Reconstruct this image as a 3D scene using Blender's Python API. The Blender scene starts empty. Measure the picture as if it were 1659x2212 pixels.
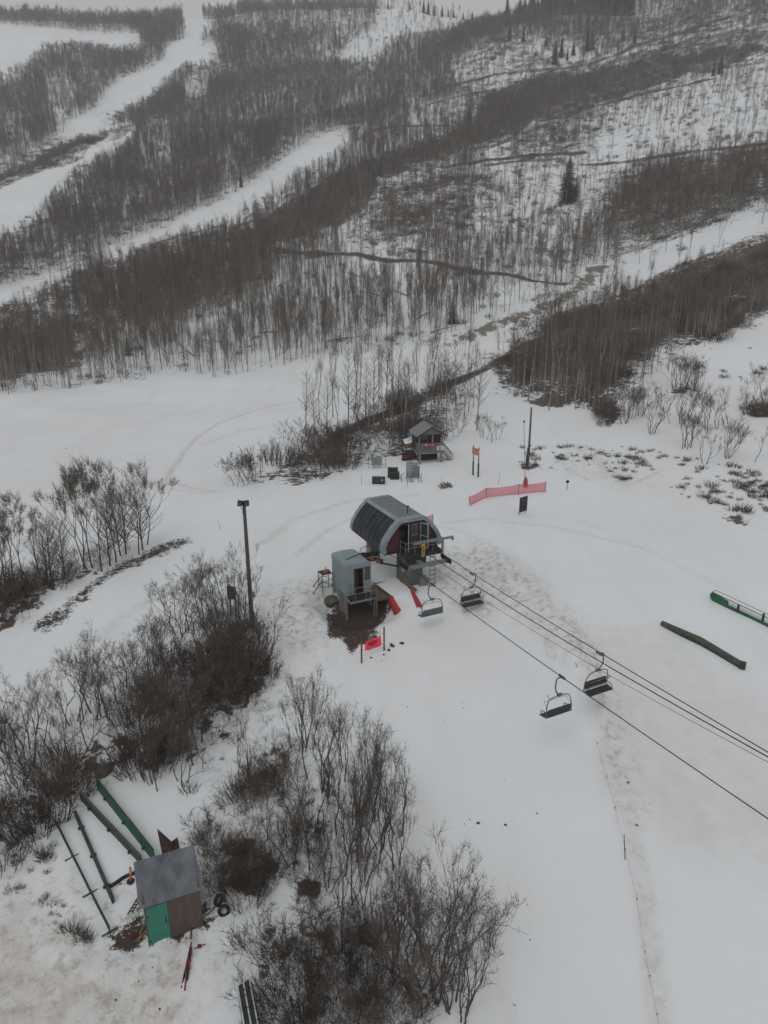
import bpy, math, random
import numpy as np
from mathutils import Vector, Matrix
R = math.radians
scene = bpy.context.scene
COL = scene.collection
rnd = random.Random(7)
EXPOSURE = -0.40
nrg = np.random.default_rng(11)

# ---------------------------------------------------------------- camera
CAMZ, TH, FD = 23.0, R(19.0), 1534.0
CT, ST = math.cos(TH), math.sin(TH)
cam = bpy.data.cameras.new("camera")
cam.sensor_fit = 'VERTICAL'; cam.sensor_height = 34.6; cam.lens = 34.6 * FD / 2212.0
cam.clip_start = 0.3; cam.clip_end = 6000
camo = bpy.data.objects.new("camera", cam); COL.objects.link(camo)
camo.location = (0, 0, CAMZ); camo.rotation_euler = (R(90) - TH, 0, 0)
scene.camera = camo

def project(x, y, z):
    dz = z - CAMZ
    c = y * CT - dz * ST
    b = y * ST + dz * CT
    return 829.5 + FD * x / c, 1106 - FD * b / c, c

def plane_at(u, v, z):
    """point on the horizontal plane at height z seen at picture position u, v"""
    a, b = (u - 829.5) / FD, (1106 - v) / FD
    d = Vector((a, CT + b * ST, -ST + b * CT))
    t = (z - CAMZ) / d.z
    return Vector((d.x * t, d.y * t, z))

# ---------------------------------------------------------------- terrain height
_perm = nrg.permutation(256)
_val = nrg.random(256)
def vnoise(x, y, seed=0):
    x = np.asarray(x, float) + seed * 17.31; y = np.asarray(y, float) + seed * 9.77
    ix = np.floor(x).astype(int); iy = np.floor(y).astype(int)
    fx = x - ix; fy = y - iy
    fx = fx * fx * fx * (fx * (fx * 6 - 15) + 10); fy = fy * fy * fy * (fy * (fy * 6 - 15) + 10)
    def h(i, j): return _val[_perm[(_perm[i & 255] + j) & 255]]
    return (h(ix, iy) * (1 - fx) * (1 - fy) + h(ix + 1, iy) * fx * (1 - fy) + h(ix, iy + 1) * (1 - fx) * fy + h(ix + 1, iy + 1) * fx * fy)
def fbm(x, y, seed=0, oct=4):
    s = 0; a = .5; f = 1.0
    for k in range(oct):
        s = s + a * vnoise(x * f, y * f, seed + k * 3); a *= .5; f *= 2.03
    return s / (1 - .5 ** oct)

def zv(y, v): return CAMZ + y * math.tan(math.atan((1106 - v) / FD) - TH)
COLS = {
 -1.0: [(0, 0), (110, 1), (150, 2), ('v', 250, 620), ('v', 400, 410), ('v', 640, 190), ('v', 900, 70), (1150, 262), (1700, 240)],
 -.75: [(0, 0), (110, 1), (148, 1.5), ('v', 240, 630), ('v', 385, 420), ('v', 620, 195), ('v', 880, 62), (1100, 262), (1700, 240)],
 -.50: [(0, 0), (110, 1), (146, 1.2), ('v', 230, 640), ('v', 370, 430), ('v', 600, 200), ('v', 850, 62), (1050, 258), (1700, 235)],
 -.25: [(0, 0), (110, 1), (150, 2.2), ('v', 240, 612), ('v', 370, 402), ('v', 610, 205), ('v', 890, 56), (1080, 270), (1700, 245)],
 0.0: [(0, 0), (85, 1), (125, 3), ('v', 152, 768), ('v', 230, 550), ('v', 420, 285), ('v', 720, 95), ('v', 810, 16), (1000, 262), (1700, 250)],
 .25: [(0, 0), (72, 1.1), (92, 2.6), ('v', 135, 760), ('v', 210, 600), ('v', 330, 350), ('v', 520, 172), ('v', 690, 26), (900, 222), (1700, 230)],
 .50: [(0, 0), (58, .9), ('v', 75, 1000), ('v', 100, 852), ('v', 125, 724), ('v', 200, 500), ('v', 300, 300), ('v', 450, 105), ('v', 540, 4), (760, 262), (1700, 280)],
 .75: [(0, 0), (50, 1), (75, 4.5), ('v', 100, 830), ('v', 125, 700), ('v', 200, 470), ('v', 300, 270), ('v', 450, 75), ('v', 560, -30), (780, 290), (1700, 300)],
 1.0: [(0, 0), (50, 1), (75, 5.5), ('v', 100, 810), ('v', 125, 680), ('v', 200, 450), ('v', 300, 250), ('v', 450, 55), ('v', 560, -50), (780, 300), (1700, 310)],
}
def pchip(xs, ys, x):
    xs = np.array(xs, float); ys = np.array(ys, float)
    h = np.diff(xs); d = np.diff(ys) / h; m = np.zeros(len(xs))
    for i in range(1, len(xs) - 1):
        if d[i - 1] * d[i] > 0:
            w1 = 2 * h[i] + h[i - 1]; w2 = h[i] + 2 * h[i - 1]
            m[i] = (w1 + w2) / (w1 / d[i - 1] + w2 / d[i])
    m[-1] = d[-1]; m[0] = d[0]
    k = np.clip(np.searchsorted(xs, x) - 1, 0, len(h) - 1)
    t = (x - xs[k]) / h[k]
    return ((1 + 2 * t) * (1 - t) ** 2 * ys[k] + t * (1 - t) ** 2 * h[k] * m[k] + t * t * (3 - 2 * t) * ys[k + 1] + t * t * (t - 1) * h[k] * m[k + 1])
_yg = np.arange(0, 1701, 1.0)
_T = []
for s in sorted(COLS):
    pts = [(p[1], zv(p[1], p[2])) if p[0] == 'v' else p for p in COLS[s]]
    _T.append(pchip([p[0] for p in pts], [p[1] for p in pts], _yg))
_T = np.array(_T); _T[:, :58] = np.minimum(_T[:, :58], 1.0)
def sstep(a, b, x):
    t = np.clip((x - a) / (b - a), 0, 1); return t * t * (3 - 2 * t)
def zfun(x, y):
    x = np.asarray(x, float); y = np.asarray(y, float)
    yc = np.clip(y, 0, 1699); s = np.clip(x / np.maximum(yc, 45), -.999, .999)
    ss = (s + 1) / .25; k = np.clip(np.floor(ss).astype(int), 0, 7); t = ss - k
    iy = np.floor(yc).astype(int); fy = yc - iy
    def c(i):
        i = np.clip(i, 0, 8); return _T[i, iy] * (1 - fy) + _T[i, iy + 1] * fy
    p0, p1, p2, p3 = c(k - 1), c(k), c(k + 1), c(k + 2)
    z = .5 * (2 * p1 + (p2 - p0) * t + (2 * p0 - 5 * p1 + 4 * p2 - p3) * t * t + (3 * p1 - p0 - 3 * p2 + p3) * t ** 3)
    # the near flat: a level bench round the lift station, lower ground towards the camera
    near = 1 - sstep(60, 80, y)
    bench = sstep(40.5, 47.5, y + 1.2 * (vnoise(x / 6, y / 6, 4) - .5))
    z = z * (1 - near) + near * (bench * np.maximum(1.0, z) + (1 - bench) * np.minimum(z, .15))
    z = z - 3.2 * (1 - sstep(13, 42, y))
    amp = sstep(140, 420, y)
    z = z + amp * (12 * (fbm(x / 110, y / 110, 1, 3) - .5) + 2.5 * (vnoise(x / 28, y / 28, 2) - .5))
    z = z + sstep(75, 110, y) * 1.6 * (fbm(x / 17, y / 17, 6, 3) - .5)
    z = z + .22 * (vnoise(x / 9, y / 9, 3) - .5) + .07 * (vnoise(x / 2.1, y / 2.1, 5) - .5)
    z = z - 1.55 * np.exp(-(((x + 2.1) / 2.0) ** 2 + ((y - 44.9) / 2.0) ** 2)) - 1.35 * np.exp(-(((x + 3.9) / 1.35) ** 2 + ((y - 45.9) / 1.7) ** 2)) - .8 * np.exp(-(((x - .1) / 1.2) ** 2 + ((y - 44.9) / 1.3) ** 2))      # washed-out hollow under the hut
    return z

MISSED = [None]
def hits(uv):
    uv = np.array(uv, float).reshape(-1, 2)
    a = (uv[:, 0] - 829.5) / FD; b = (1106 - uv[:, 1]) / FD
    dx, dy, dz = a, CT + b * ST, -ST + b * CT
    t = np.geomspace(12, 1250, 700)
    X = dx[:, None] * t; Y = dy[:, None] * t; Z = CAMZ + dz[:, None] * t
    below = Z < zfun(X, Y)
    k = np.argmax(below, axis=1); miss = ~below.any(axis=1)
    k = np.where(k == 0, 1, k)
    lo, hi = t[k - 1].copy(), t[k].copy()
    for _ in range(18):
        m = (lo + hi) / 2
        bel = CAMZ + dz * m < zfun(dx * m, dy * m)
        hi = np.where(bel, m, hi); lo = np.where(bel, lo, m)
    MISSED[0] = miss
    m = np.where(miss, 1000.0, hi)
    x, y = dx * m, dy * m
    return np.stack([x, y, zfun(x, y)], 1)
def G(u, v): return Vector(hits([(u, v)])[0])
def ground(x, y): return float(zfun(np.array([x]), np.array([y]))[0])
def top_z(p, v):
    """height of the point above ground point p that is seen at picture row v"""
    return CAMZ + p.y * math.tan(math.atan((1106 - v) / FD) - TH)

def dens(poly, step=35):
    out = []
    n = len(poly)
    for i in range(n):
        (x0, y0), (x1, y1) = poly[i], poly[(i + 1) % n]
        m = max(1, int(math.hypot(x1 - x0, y1 - y0) / step))
        out += [(x0 + (x1 - x0) * j / m, y0 + (y1 - y0) * j / m) for j in range(m)]
    return out
def ground_poly(poly): return hits(dens(poly))[:, :2]
def inside(P, x, y):
    x0, y0 = P.min(0); x1, y1 = P.max(0)
    res = np.zeros(x.shape, bool)
    sel = (x > x0) & (x < x1) & (y > y0) & (y < y1)
    xs, ys = x[sel], y[sel]; r = np.zeros(xs.shape, bool)
    n = len(P)
    for i in range(n):
        ax, ay = P[i]; bx, by = P[i - 1]
        if ay == by: continue
        c = ((ay > ys) != (by > ys)) & (xs < (bx - ax) * (ys - ay) / (by - ay) + ax)
        r ^= c
    res[sel] = r
    return res
def line_dist(L, x, y):
    best = np.full(x.shape, 1e9)
    for i in range(len(L) - 1):
        ax, ay = L[i]; bx, by = L[i + 1]
        vx, vy = bx - ax, by - ay; q = vx * vx + vy * vy + 1e-9
        t = np.clip(((x - ax) * vx + (y - ay) * vy) / q, 0, 1)
        best = np.minimum(best, np.hypot(x - ax - t * vx, y - ay - t * vy))
    return best
def ground_line(pts):
    out = []
    for i in range(len(pts) - 1):
        (x0, y0), (x1, y1) = pts[i], pts[i + 1]
        m = max(1, int(math.hypot(x1 - x0, y1 - y0) / 30))
        out += [(x0 + (x1 - x0) * j / m, y0 + (y1 - y0) * j / m) for j in range(m)]
    return hits(out + [pts[-1]])[:, :2]

# ---------------------------------------------------------------- materials
def nt_new(name):
    m = bpy.data.materials.new(name); m.use_nodes = True
    nt = m.node_tree; bs = nt.nodes['Principled BSDF']
    return m, nt, bs
def N(nt, t, **kw):
    n = nt.nodes.new(t)
    for k, v in kw.items():
        if k in n.inputs.keys() if hasattr(n.inputs, 'keys') else False: n.inputs[k].default_value = v
        else: setattr(n, k, v)
    return n
def mat(name, c, rough=.7, metal=0, var=.18, scale=6, bump=0, c2=None, coords='Object', stretch=None, spec=.3):
    m, nt, bs = nt_new(name)
    tc = nt.nodes.new('ShaderNodeTexCoord'); no = nt.nodes.new('ShaderNodeTexNoise')
    no.inputs['Scale'].default_value = scale; no.inputs['Detail'].default_value = 4
    src = tc.outputs[coords]
    if stretch:
        mp = nt.nodes.new('ShaderNodeMapping'); mp.inputs['Scale'].default_value = stretch
        nt.links.new(src, mp.inputs[0]); src = mp.outputs[0]
    nt.links.new(src, no.inputs['Vector'])
    rp = nt.nodes.new('ShaderNodeValToRGB')
    lo = [max(0, q * (1 - var)) for q in c]; hi = [min(1, q * (1 + var)) for q in (c2 or c)]
    rp.color_ramp.elements[0].position = .32; rp.color_ramp.elements[1].position = .68
    rp.color_ramp.elements[0].color = (*lo, 1); rp.color_ramp.elements[1].color = (*hi, 1)
    nt.links.new(no.outputs['Fac'], rp.inputs[0]); nt.links.new(rp.outputs[0], bs.inputs['Base Color'])
    bs.inputs['Roughness'].default_value = rough; bs.inputs['Metallic'].default_value = metal
    bs.inputs['Specular IOR Level'].default_value = spec
    if bump:
        bp = nt.nodes.new('ShaderNodeBump'); bp.inputs['Strength'].default_value = bump; bp.inputs['Distance'].default_value = .02
        nt.links.new(no.outputs['Fac'], bp.inputs['Height']); nt.links.new(bp.outputs[0], bs.inputs['Normal'])
    return m
def tree_mat(name, c, c2, rough=.9):
    """bark colour that differs from tree to tree"""
    m, nt, bs = nt_new(name)
    oi = nt.nodes.new('ShaderNodeObjectInfo'); mx = nt.nodes.new('ShaderNodeMix'); mx.data_type = 'RGBA'
    mx.inputs[6].default_value = (*c, 1); mx.inputs[7].default_value = (*c2, 1)
    nt.links.new(oi.outputs['Random'], mx.inputs[0]); nt.links.new(mx.outputs[2], bs.inputs['Base Color'])
    bs.inputs['Roughness'].default_value = rough; bs.inputs['Specular IOR Level'].default_value = .1
    return m
M = {}
M['aspen_bark'] = mat('aspen_bark', (.28, .265, .24), .9, var=.35, scale=3, spec=.1)
M['aspen_twig'] = tree_mat('aspen_twig', (.105, .088, .074), (.165, .132, .104))
M['oak_bark'] = mat('oak_bark', (.105, .094, .086), .95, var=.35, scale=5, spec=.1)
M['oak_twig'] = tree_mat('oak_twig', (.092, .079, .071), (.132, .108, .093))
M['shrub_twig'] = tree_mat('shrub_twig', (.050, .042, .038), (.150, .118, .098))
M['tuft'] = tree_mat('sage_tuft', (.085, .075, .055), (.13, .115, .085))
M['needle'] = tree_mat('spruce_needle', (.013, .020, .017), (.024, .032, .027))
M['conifer_bark'] = mat('conifer_bark', (.06, .05, .04), .95)

# ---------------------------------------------------------------- mesh builder
class MB:
    def __init__(s): s.v = []; s.f = []; s.mi = []
    def add(s, vs, fs, mi=0):
        o = len(s.v); s.v += [tuple(p) for p in vs]
        s.f += [tuple(i + o for i in f) for f in fs]; s.mi += [mi] * len(fs)
        return s
    def box(s, c, size, rot=None, mi=0, taper=1.0):
        x, y, z = size[0] / 2, size[1] / 2, size[2] / 2
        vs = [Vector((sx * x * (taper if sz > 0 else 1), sy * y * (taper if sz > 0 else 1), sz * z)) for sz in (-1, 1) for sx, sy in ((-1, -1), (1, -1), (1, 1), (-1, 1))]
        if rot is not None: vs = [rot @ v for v in vs]
        c = Vector(c); vs = [v + c for v in vs]
        return s.add(vs, [(3, 2, 1, 0), (4, 5, 6, 7), (0, 1, 5, 4), (1, 2, 6, 5), (2, 3, 7, 6), (3, 0, 4, 7)], mi)
    def bb(s, x0, x1, y0, y1, z0, z1, mi=0): return s.box(((x0 + x1) / 2, (y0 + y1) / 2, (z0 + z1) / 2), (x1 - x0, y1 - y0, z1 - z0), None, mi)
    def bar(s, p, q, w, h=None, mi=0):
        p, q = Vector(p), Vector(q); d = q - p
        rot = d.to_track_quat('X', 'Z').to_matrix() if d.length > 1e-6 else Matrix.Identity(3)
        return s.box((p + q) / 2, (d.length, w, h or w), rot, mi)
    def tube(s, pts, rad, n=8, mi=0, caps=True):
        pts = [Vector(p) for p in pts]; m = len(pts)
        rad = [rad] * m if isinstance(rad, (int, float)) else rad
        vs, fs = [], []
        side = None
        for i in range(m):
            d = (pts[min(i + 1, m - 1)] - pts[max(i - 1, 0)])
            d = d.normalized() if d.length > 1e-9 else Vector((0, 0, 1))
            if side is None: side = d.orthogonal().normalized()
            else:
                side = side - d * side.dot(d)
                side = side.normalized() if side.length > 1e-6 else d.orthogonal().normalized()
            up = d.cross(side)
            for k in range(n):
                a = 2 * math.pi * k / n
                vs.append(pts[i] + (side * math.cos(a) + up * math.sin(a)) * rad[i])
        for i in range(m - 1):
            for k in range(n):
                k2 = (k + 1) % n
                fs.append((i * n + k, i * n + k2, (i + 1) * n + k2, (i + 1) * n + k))
        if caps and n > 3:
            fs.append(tuple(range(n - 1, -1, -1))); fs.append(tuple((m - 1) * n + k for k in range(n)))
        return s.add(vs, fs, mi)
    def spike(s, p, q, r, mi=0):
        d = q - p
        a = d.orthogonal(); a.normalize(); b = d.cross(a); b.normalize()
        vs = [p + a * r, p + (a * -.5 + b * .866) * r, p + (a * -.5 - b * .866) * r, q]
        return s.add(vs, [(0, 1, 3), (1, 2, 3), (2, 0, 3)], mi)
    def extrude(s, poly, axis, a0, a1, mi=0, caps=True):
        """poly: 2-D outline; axis 'x','y','z' is the extrusion direction from a0 to a1"""
        def P(p, a): return {'x': (a, p[0], p[1]), 'y': (p[0], a, p[1]), 'z': (p[0], p[1], a)}[axis]
        n = len(poly); vs = [P(p, a0) for p in poly] + [P(p, a1) for p in poly]
        fs = [(i, (i + 1) % n, n + (i + 1) % n, n + i) for i in range(n)]
        if caps: fs += [tuple(range(n - 1, -1, -1)), tuple(range(n, 2 * n))]
        return s.add(vs, fs, mi)
    def lathe(s, prof, n=16, c=(0, 0, 0), mi=0):
        c = Vector(c); vs, fs = [], []
        for r, z in prof:
            for k in range(n):
                a = 2 * math.pi * k / n; vs.append(c + Vector((r * math.cos(a), r * math.sin(a), z)))
        for i in range(len(prof) - 1):
            for k in range(n): fs.append((i * n + k, i * n + (k + 1) % n, (i + 1) * n + (k + 1) % n, (i + 1) * n + k))
        fs.append(tuple(range(n - 1, -1, -1))); fs.append(tuple((len(prof) - 1) * n + k for k in range(n)))
        return s.add(vs, fs, mi)
    def build(s, name, mats, parent=None, smooth=False, fix=True):
        me = bpy.data.meshes.new(name); me.from_pydata(s.v, [], s.f)
        for m in (mats if isinstance(mats, (list, tuple)) else [mats]): me.materials.append(m)
        me.polygons.foreach_set('material_index', s.mi)
        if fix:
            import bmesh
            bm = bmesh.new(); bm.from_mesh(me); bmesh.ops.recalc_face_normals(bm, faces=bm.faces); bm.to_mesh(me); bm.free()
        if smooth: me.polygons.foreach_set('use_smooth', [True] * len(me.polygons))
        me.update()
        o = bpy.data.objects.new(name, me); COL.objects.link(o)
        if parent is not None: o.parent = parent
        return o
def bevel(o, w=.02, seg=2):
    b = o.modifiers.new('bevel', 'BEVEL'); b.width = w; b.segments = seg; b.limit_method = 'ANGLE'; b.angle_limit = R(40)
    return o
def tag(o, label=None, cat=None, group=None, kind=None):
    if label: o['label'] = label
    if cat: o['category'] = cat
    if group: o['group'] = group
    if kind: o['kind'] = kind
    return o
def thing(name, label, cat, loc=(0, 0, 0), rz=0, group=None):
    o = bpy.data.objects.new(name, None); COL.objects.link(o); o.empty_display_size = .3
    o.location = loc; o.rotation_euler = (0, 0, rz)
    return tag(o, label, cat, group)
KIDS = {}
def copy_thing(root, loc, rz=0, scale=1, label=None, group=None, rot=None):
    r = root.copy(); COL.objects.link(r); r.location = loc; r.rotation_euler = rot or (0, 0, rz)
    r.scale = (scale,) * 3 if isinstance(scale, (int, float)) else scale
    if label: r['label'] = label
    if group: r['group'] = group
    if root.name not in KIDS: KIDS[root.name] = [(c, list(c.children)) for c in root.children]
    for ch, gr in KIDS[root.name]:
        c = ch.copy(); COL.objects.link(c); c.parent = r
        for g in gr:
            d = g.copy(); COL.objects.link(d); d.parent = c
    return r
# ---------------------------------------------------------------- what covers the ground (patches given by their outlines)
def C1(l): return [(674 + .2109 * x, 1019.5 + .2109 * y) for x, y in l]
def C4(l): return [(674 + .1563 * x, 1158 + .1563 * y) for x, y in l]
def C5(l): return [(812 + .1041 * x, 1054 + .1041 * y) for x, y in l]
def CR(l): return [(864 + .479 * x, 1175 + .479 * y) for x, y in l]
def CL(l): return [(.3958 * x, 994 + .3958 * y) for x, y in l]
def CB(l): return [(432 + .4271 * x, 1452 + .4271 * y) for x, y in l]
def CH(l): return [(1123 + .3229 * x, 691 + .3229 * y) for x, y in l]
def CS(l): return [(69 + .3229 * x, 1642 + .3229 * y) for x, y in l]
def CQ(l): return [(.5 * x, .5 * y) for x, y in l]
def CQ2(l): return [(829.5 + .5 * x, .5 * y) for x, y in l]
def CQ3(l): return [(.5 * x, 380 + .5 * y) for x, y in l]
def CQ4(l): return [(829.5 + .5 * x, 380 + .5 * y) for x, y in l]

# forest cover: (outline, tall trees, scrub)   later ones override earlier ones
FOREST = [
 ([(-250, -60), (1900, -60), (1900, 900), (-250, 900)], .55, .25),
 # top left slopes
 (CQ([(-300, 60), (70, 85), (180, 45), (250, 100), (270, 130), (100, 125), (-300, 120)]), .8, .2),
 (CQ([(250, 85), (400, 75), (650, 65), (800, 85), (800, 170), (720, 190), (700, 240), (620, 180), (600, 140), (400, 135), (260, 125)]), .95, .3),
 (CQ([(170, 190), (330, 165), (500, 195), (610, 190), (640, 250), (680, 270), (650, 300), (540, 330), (500, 350), (380, 300), (200, 260)]), 1.0, .35),
 (CQ([(-300, 320), (80, 260), (200, 250), (400, 310), (480, 340), (470, 400), (380, 500), (260, 570), (200, 630), (60, 690), (-300, 760)]), .75, .25),
 (CQ([(200, 330), (330, 370), (340, 480), (260, 540), (210, 470)]), .25, .15),
 (CQ([(940, 100), (1130, 90), (1420, 85), (1540, 75), (1480, 130), (1400, 170), (1290, 230), (1260, 250), (960, 270), (940, 200)]), 1.0, .3),
 (CQ([(770, 270), (900, 240), (960, 280), (1250, 250), (1650, 260), (1650, 330), (1200, 380), (900, 480), (640, 520), (470, 590), (480, 500), (620, 420), (700, 360)]), .95, .45),
 (CQ([(800, 340), (900, 320), (900, 400), (800, 410)]), .2, .1),
 (CQ([(870, 500), (1200, 380), (1420, 330), (1640, 330), (1650, 400), (1250, 490), (900, 530)]), .4, .15),
 (CQ([(560, 560), (900, 520), (1300, 490), (1640, 420), (1640, 560), (1520, 590), (1380, 590), (1350, 640), (1180, 730), (1040, 810), (800, 960), (500, 1050), (200, 1180), (0, 1260), (-300, 1300), (-300, 1000), (0, 1000), (120, 960), (240, 820), (330, 700), (520, 630)]), .95, .4),
 (CQ([(600, 620), (740, 590), (740, 690), (620, 720)]), .45, .15),
 # upper middle and right
 (CQ2([(-90, 160), (20, 30), (130, 10), (480, 40), (320, 100), (200, 150), (60, 240), (-200, 240)]), .05, .12),
 (CQ2([(-40, 250), (60, 140), (250, 120), (300, 240), (260, 330), (60, 400), (-100, 400)]), .55, .2),
 (CQ2([(330, 90), (520, 50), (1000, 70), (1660, 0), (2200, -60), (2200, 40), (1660, 60), (1200, 160), (900, 190), (720, 190), (560, 170), (440, 210), (300, 240), (220, 200)]), 1.0, .45),
 (CQ2([(280, 280), (440, 215), (580, 165), (740, 190), (860, 200), (830, 290), (560, 310), (390, 345)]), .08, .6),
 (CQ2([(120, 480), (390, 360), (560, 320), (720, 310), (700, 360), (450, 400), (430, 480), (100, 530)]), .25, .42),
 (CQ2([(0, 460), (240, 390), (380, 350), (340, 420), (60, 520)]), .6, .4),
 (CQ2([(450, 400), (720, 330), (850, 300), (860, 330), (1000, 270), (1300, 220), (2200, 120), (2200, 240), (1660, 250), (1400, 290), (1050, 360), (700, 470), (520, 590), (260, 690), (0, 800), (-120, 900), (-300, 1010), (-620, 1080), (-640, 1000), (-440, 880), (-200, 740), (50, 650), (350, 540)]), .85, 1.0),
 (CQ2([(880, 320), (860, 280), (1100, 190), (1400, 100), (2200, -20), (2200, 110), (1660, 140), (1300, 210), (1000, 260)]), .15, .75),
 (CQ2([(430, 670), (700, 490), (1000, 390), (1330, 300), (1400, 320), (1150, 390), (900, 480), (820, 560), (600, 660), (400, 700)]), .2, .95),
 (CQ2([(430, 670), (700, 560), (850, 520), (1000, 440), (1250, 340), (1660, 230), (2200, 130), (2200, 500), (1660, 550), (1300, 600), (840, 680), (600, 660)]), .06, .42),
 (CQ2([(520, 640), (700, 500), (900, 480), (940, 600), (820, 680), (600, 690)]), .2, .7),
 (CQ2([(0, 740), (260, 735), (600, 710), (800, 690), (1040, 720), (1000, 870), (400, 1100), (0, 1200), (-200, 1060)]), .16, .5),
 (CQ2([(-60, 830), (260, 740), (420, 740), (500, 860), (300, 1000), (100, 1060), (-80, 1050)]), .4, .75),
 (CQ2([(60, 1040), (300, 940), (500, 960), (800, 900), (980, 900), (1180, 1000), (1000, 1160), (600, 1160), (200, 1140)]), .62, .4),
 (CQ2([(1000, 740), (1200, 680), (1660, 600), (2200, 560), (2200, 960), (1660, 900), (1400, 1000), (1180, 1080), (1000, 980), (960, 860)]), 1.0, .62),
 (CQ2([(1660, 910), (2200, 850), (2200, 1000), (1660, 1000), (1400, 1080), (1220, 1120), (1000, 1160), (1000, 1090), (1180, 1090), (1400, 1020)]), .12, .15),
 (CQ4([(820, 440), (960, 380), (1100, 340), (1400, 220), (1660, 130), (1660, 240), (1500, 290), (1250, 370), (1000, 420), (900, 480)]), .02, .06),
 (CQ4([(-150, 340), (150, 350), (380, 380), (600, 420), (780, 460), (850, 480), (600, 560), (300, 720), (0, 760), (-150, 780)]), .65, .2),
 (CQ4([(460, 470), (800, 470), (760, 530), (500, 620), (380, 640)]), .18, .25),
 # runs
 (CQ([(-300, 150), (-300, 116), (120, 116), (280, 128), (350, 140), (600, 140), (610, 190), (500, 190), (330, 172), (170, 190), (110, 260), (0, 310), (-300, 420)]), 0, 0),
 (CQ([(812, 80), (935, 80), (875, 120), (862, 200), (930, 200), (950, 270), (900, 260), (800, 260), (740, 310), (640, 400), (490, 480), (460, 560), (320, 600), (200, 640), (100, 700), (100, 690), (260, 590), (400, 480), (470, 400), (540, 330), (660, 300), (710, 240), (720, 190), (790, 170)]), 0, 0),
 (CQ([(590, 544), (460, 590), (260, 700), (0, 810), (-300, 920), (-300, 1100), (0, 1000), (120, 930), (220, 820), (320, 720), (530, 610)]), 0, 0),
 (CQ([(1500, 570), (1400, 578), (1300, 640), (1060, 810), (880, 910), (600, 1020), (400, 1120), (0, 1240), (-300, 1330), (-300, 1400), (0, 1310), (300, 1200), (600, 1090), (800, 1000), (1000, 940), (1060, 870), (1240, 760), (1400, 660), (1510, 590)]), 0, 0),
 (CQ([(480, 585), (462, 556), (330, 596), (210, 636), (100, 694), (0, 752), (-300, 880), (-300, 915), (0, 806), (260, 698)]), .8, 1.0),
 # forest at the far side of the flat, by the long run
 (CQ3([(-300, 620), (0, 560), (220, 440), (420, 360), (560, 310), (780, 240), (900, 200), (1000, 170), (1180, 270), (1180, 420), (900, 600), (600, 660), (300, 700), (0, 760), (-300, 800)]), 1.0, .5),
 (CQ3([(-300, 700), (0, 680), (380, 640), (420, 760), (260, 840), (0, 880), (-300, 900)]), .6, 1.0),
 (CQ3([(380, 660), (900, 600), (1180, 420), (1660, 340), (1760, 380), (1640, 760), (1300, 800), (1000, 865), (760, 885), (560, 890), (420, 800)]), .85, .12),
 # dark belt above the right-hand slope
 (CQ4([(430, 850), (560, 700), (760, 580), (900, 560), (1040, 520), (1200, 420), (1400, 340), (1700, 240), (2300, 100), (2300, 500), (1700, 560), (1560, 660), (1420, 740), (1300, 720), (1180, 740), (1040, 880), (1000, 950), (800, 1000), (600, 960), (540, 910)]), .62, 1.0),
 # valley road and its banks
 (CQ4([(280, 740), (310, 690), (480, 610), (620, 560), (760, 520), (880, 430), (930, 400), (940, 430), (860, 500), (640, 620), (480, 690), (300, 780)]), .08, .05),
 (CQ4([(310, 790), (480, 700), (640, 640), (700, 660), (560, 700), (440, 840), (380, 880), (300, 870)]), .12, .1),
 # the open snow field, the station and the slope right of it
 ([(-300, 880), (0, 858), (120, 842), (250, 828), (330, 812), (380, 806), (480, 814), (600, 794), (700, 776), (830, 764), (900, 752), (980, 742), (1020, 800), (1060, 790), (1090, 850), (1180, 880), (1250, 888), (1320, 905), (1380, 850), (1400, 830), (1500, 762), (1560, 735), (1659, 694), (2000, 600), (2000, 2400), (-300, 2400)], 0, 0),
]
FP = [(ground_poly(p), a, b) for p, a, b in FOREST]
FI = [(np.array(p, float), a, b) for p, a, b in FOREST]
def seen_cover(x, y, z):
    """forest cover of the stretch of hillside that a treetop at x, y, z stands in front of: keeps tall trees off the lower edges of the runs"""
    u, v, c = project(x, y, z)
    A = np.full(x.shape, .55); B = np.full(x.shape, .25)
    for P, a, b_ in FI: k = inside(P, u, v); A[k] = a; B[k] = b_
    return A, B
def cover(x, y):
    wx = x + (vnoise(x / (6 + y * .02), y / (6 + y * .02), 21) - .5) * y * .012
    wy = y + (vnoise(x / (6 + y * .02), y / (6 + y * .02), 22) - .5) * y * .018
    A = np.zeros(x.shape); B = np.zeros(x.shape)
    for P, a, b in FP:
        k = inside(P, wx, wy); A[k] = a; B[k] = b
    return A, B

ROADS = [  # dark bare cut banks and roads: centre line, half width in metres, strength
 ([(590, 540), (650, 549), (760, 548), (840, 562), (900, 562), (990, 580), (1050, 590), (1120, 596), (1160, 606), (1215, 612)], 2.0, .95),
 (CQ2([(160, 415), (250, 385), (380, 350), (500, 318), (640, 306), (760, 300), (860, 283), (1000, 238), (1110, 188), (1300, 140), (1500, 70)]), 2.6, .9),
 (CQ2([(-40, 565), (60, 545), (200, 543), (365, 547)]), 2.2, .9),
 (CQ2([(180, 460), (300, 420), (450, 388)]), 1.6, .8),
 (CQ2([(680, 525), (860, 470), (1000, 440), (1140, 400), (1330, 360), (1420, 342)]), 2.6, .95),
 (CQ2([(260, 725), (420, 695), (560, 680), (700, 668), (850, 662)]), 3.0, .95),
 (CQ2([(450, 710), (600, 695), (760, 685)]), 3.0, .8),
 (CQ2([(850, 710), (1000, 702), (1150, 685), (1300, 660), (1500, 640), (1660, 620), (1900, 600)]), 1.9, .95),
 (CQ2([(100, 815), (280, 780), (400, 760)]), 1.6, .8),
 (CQ4([(1660, 515), (1500, 540), (1350, 580)]), 1.5, .7),
]
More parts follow.
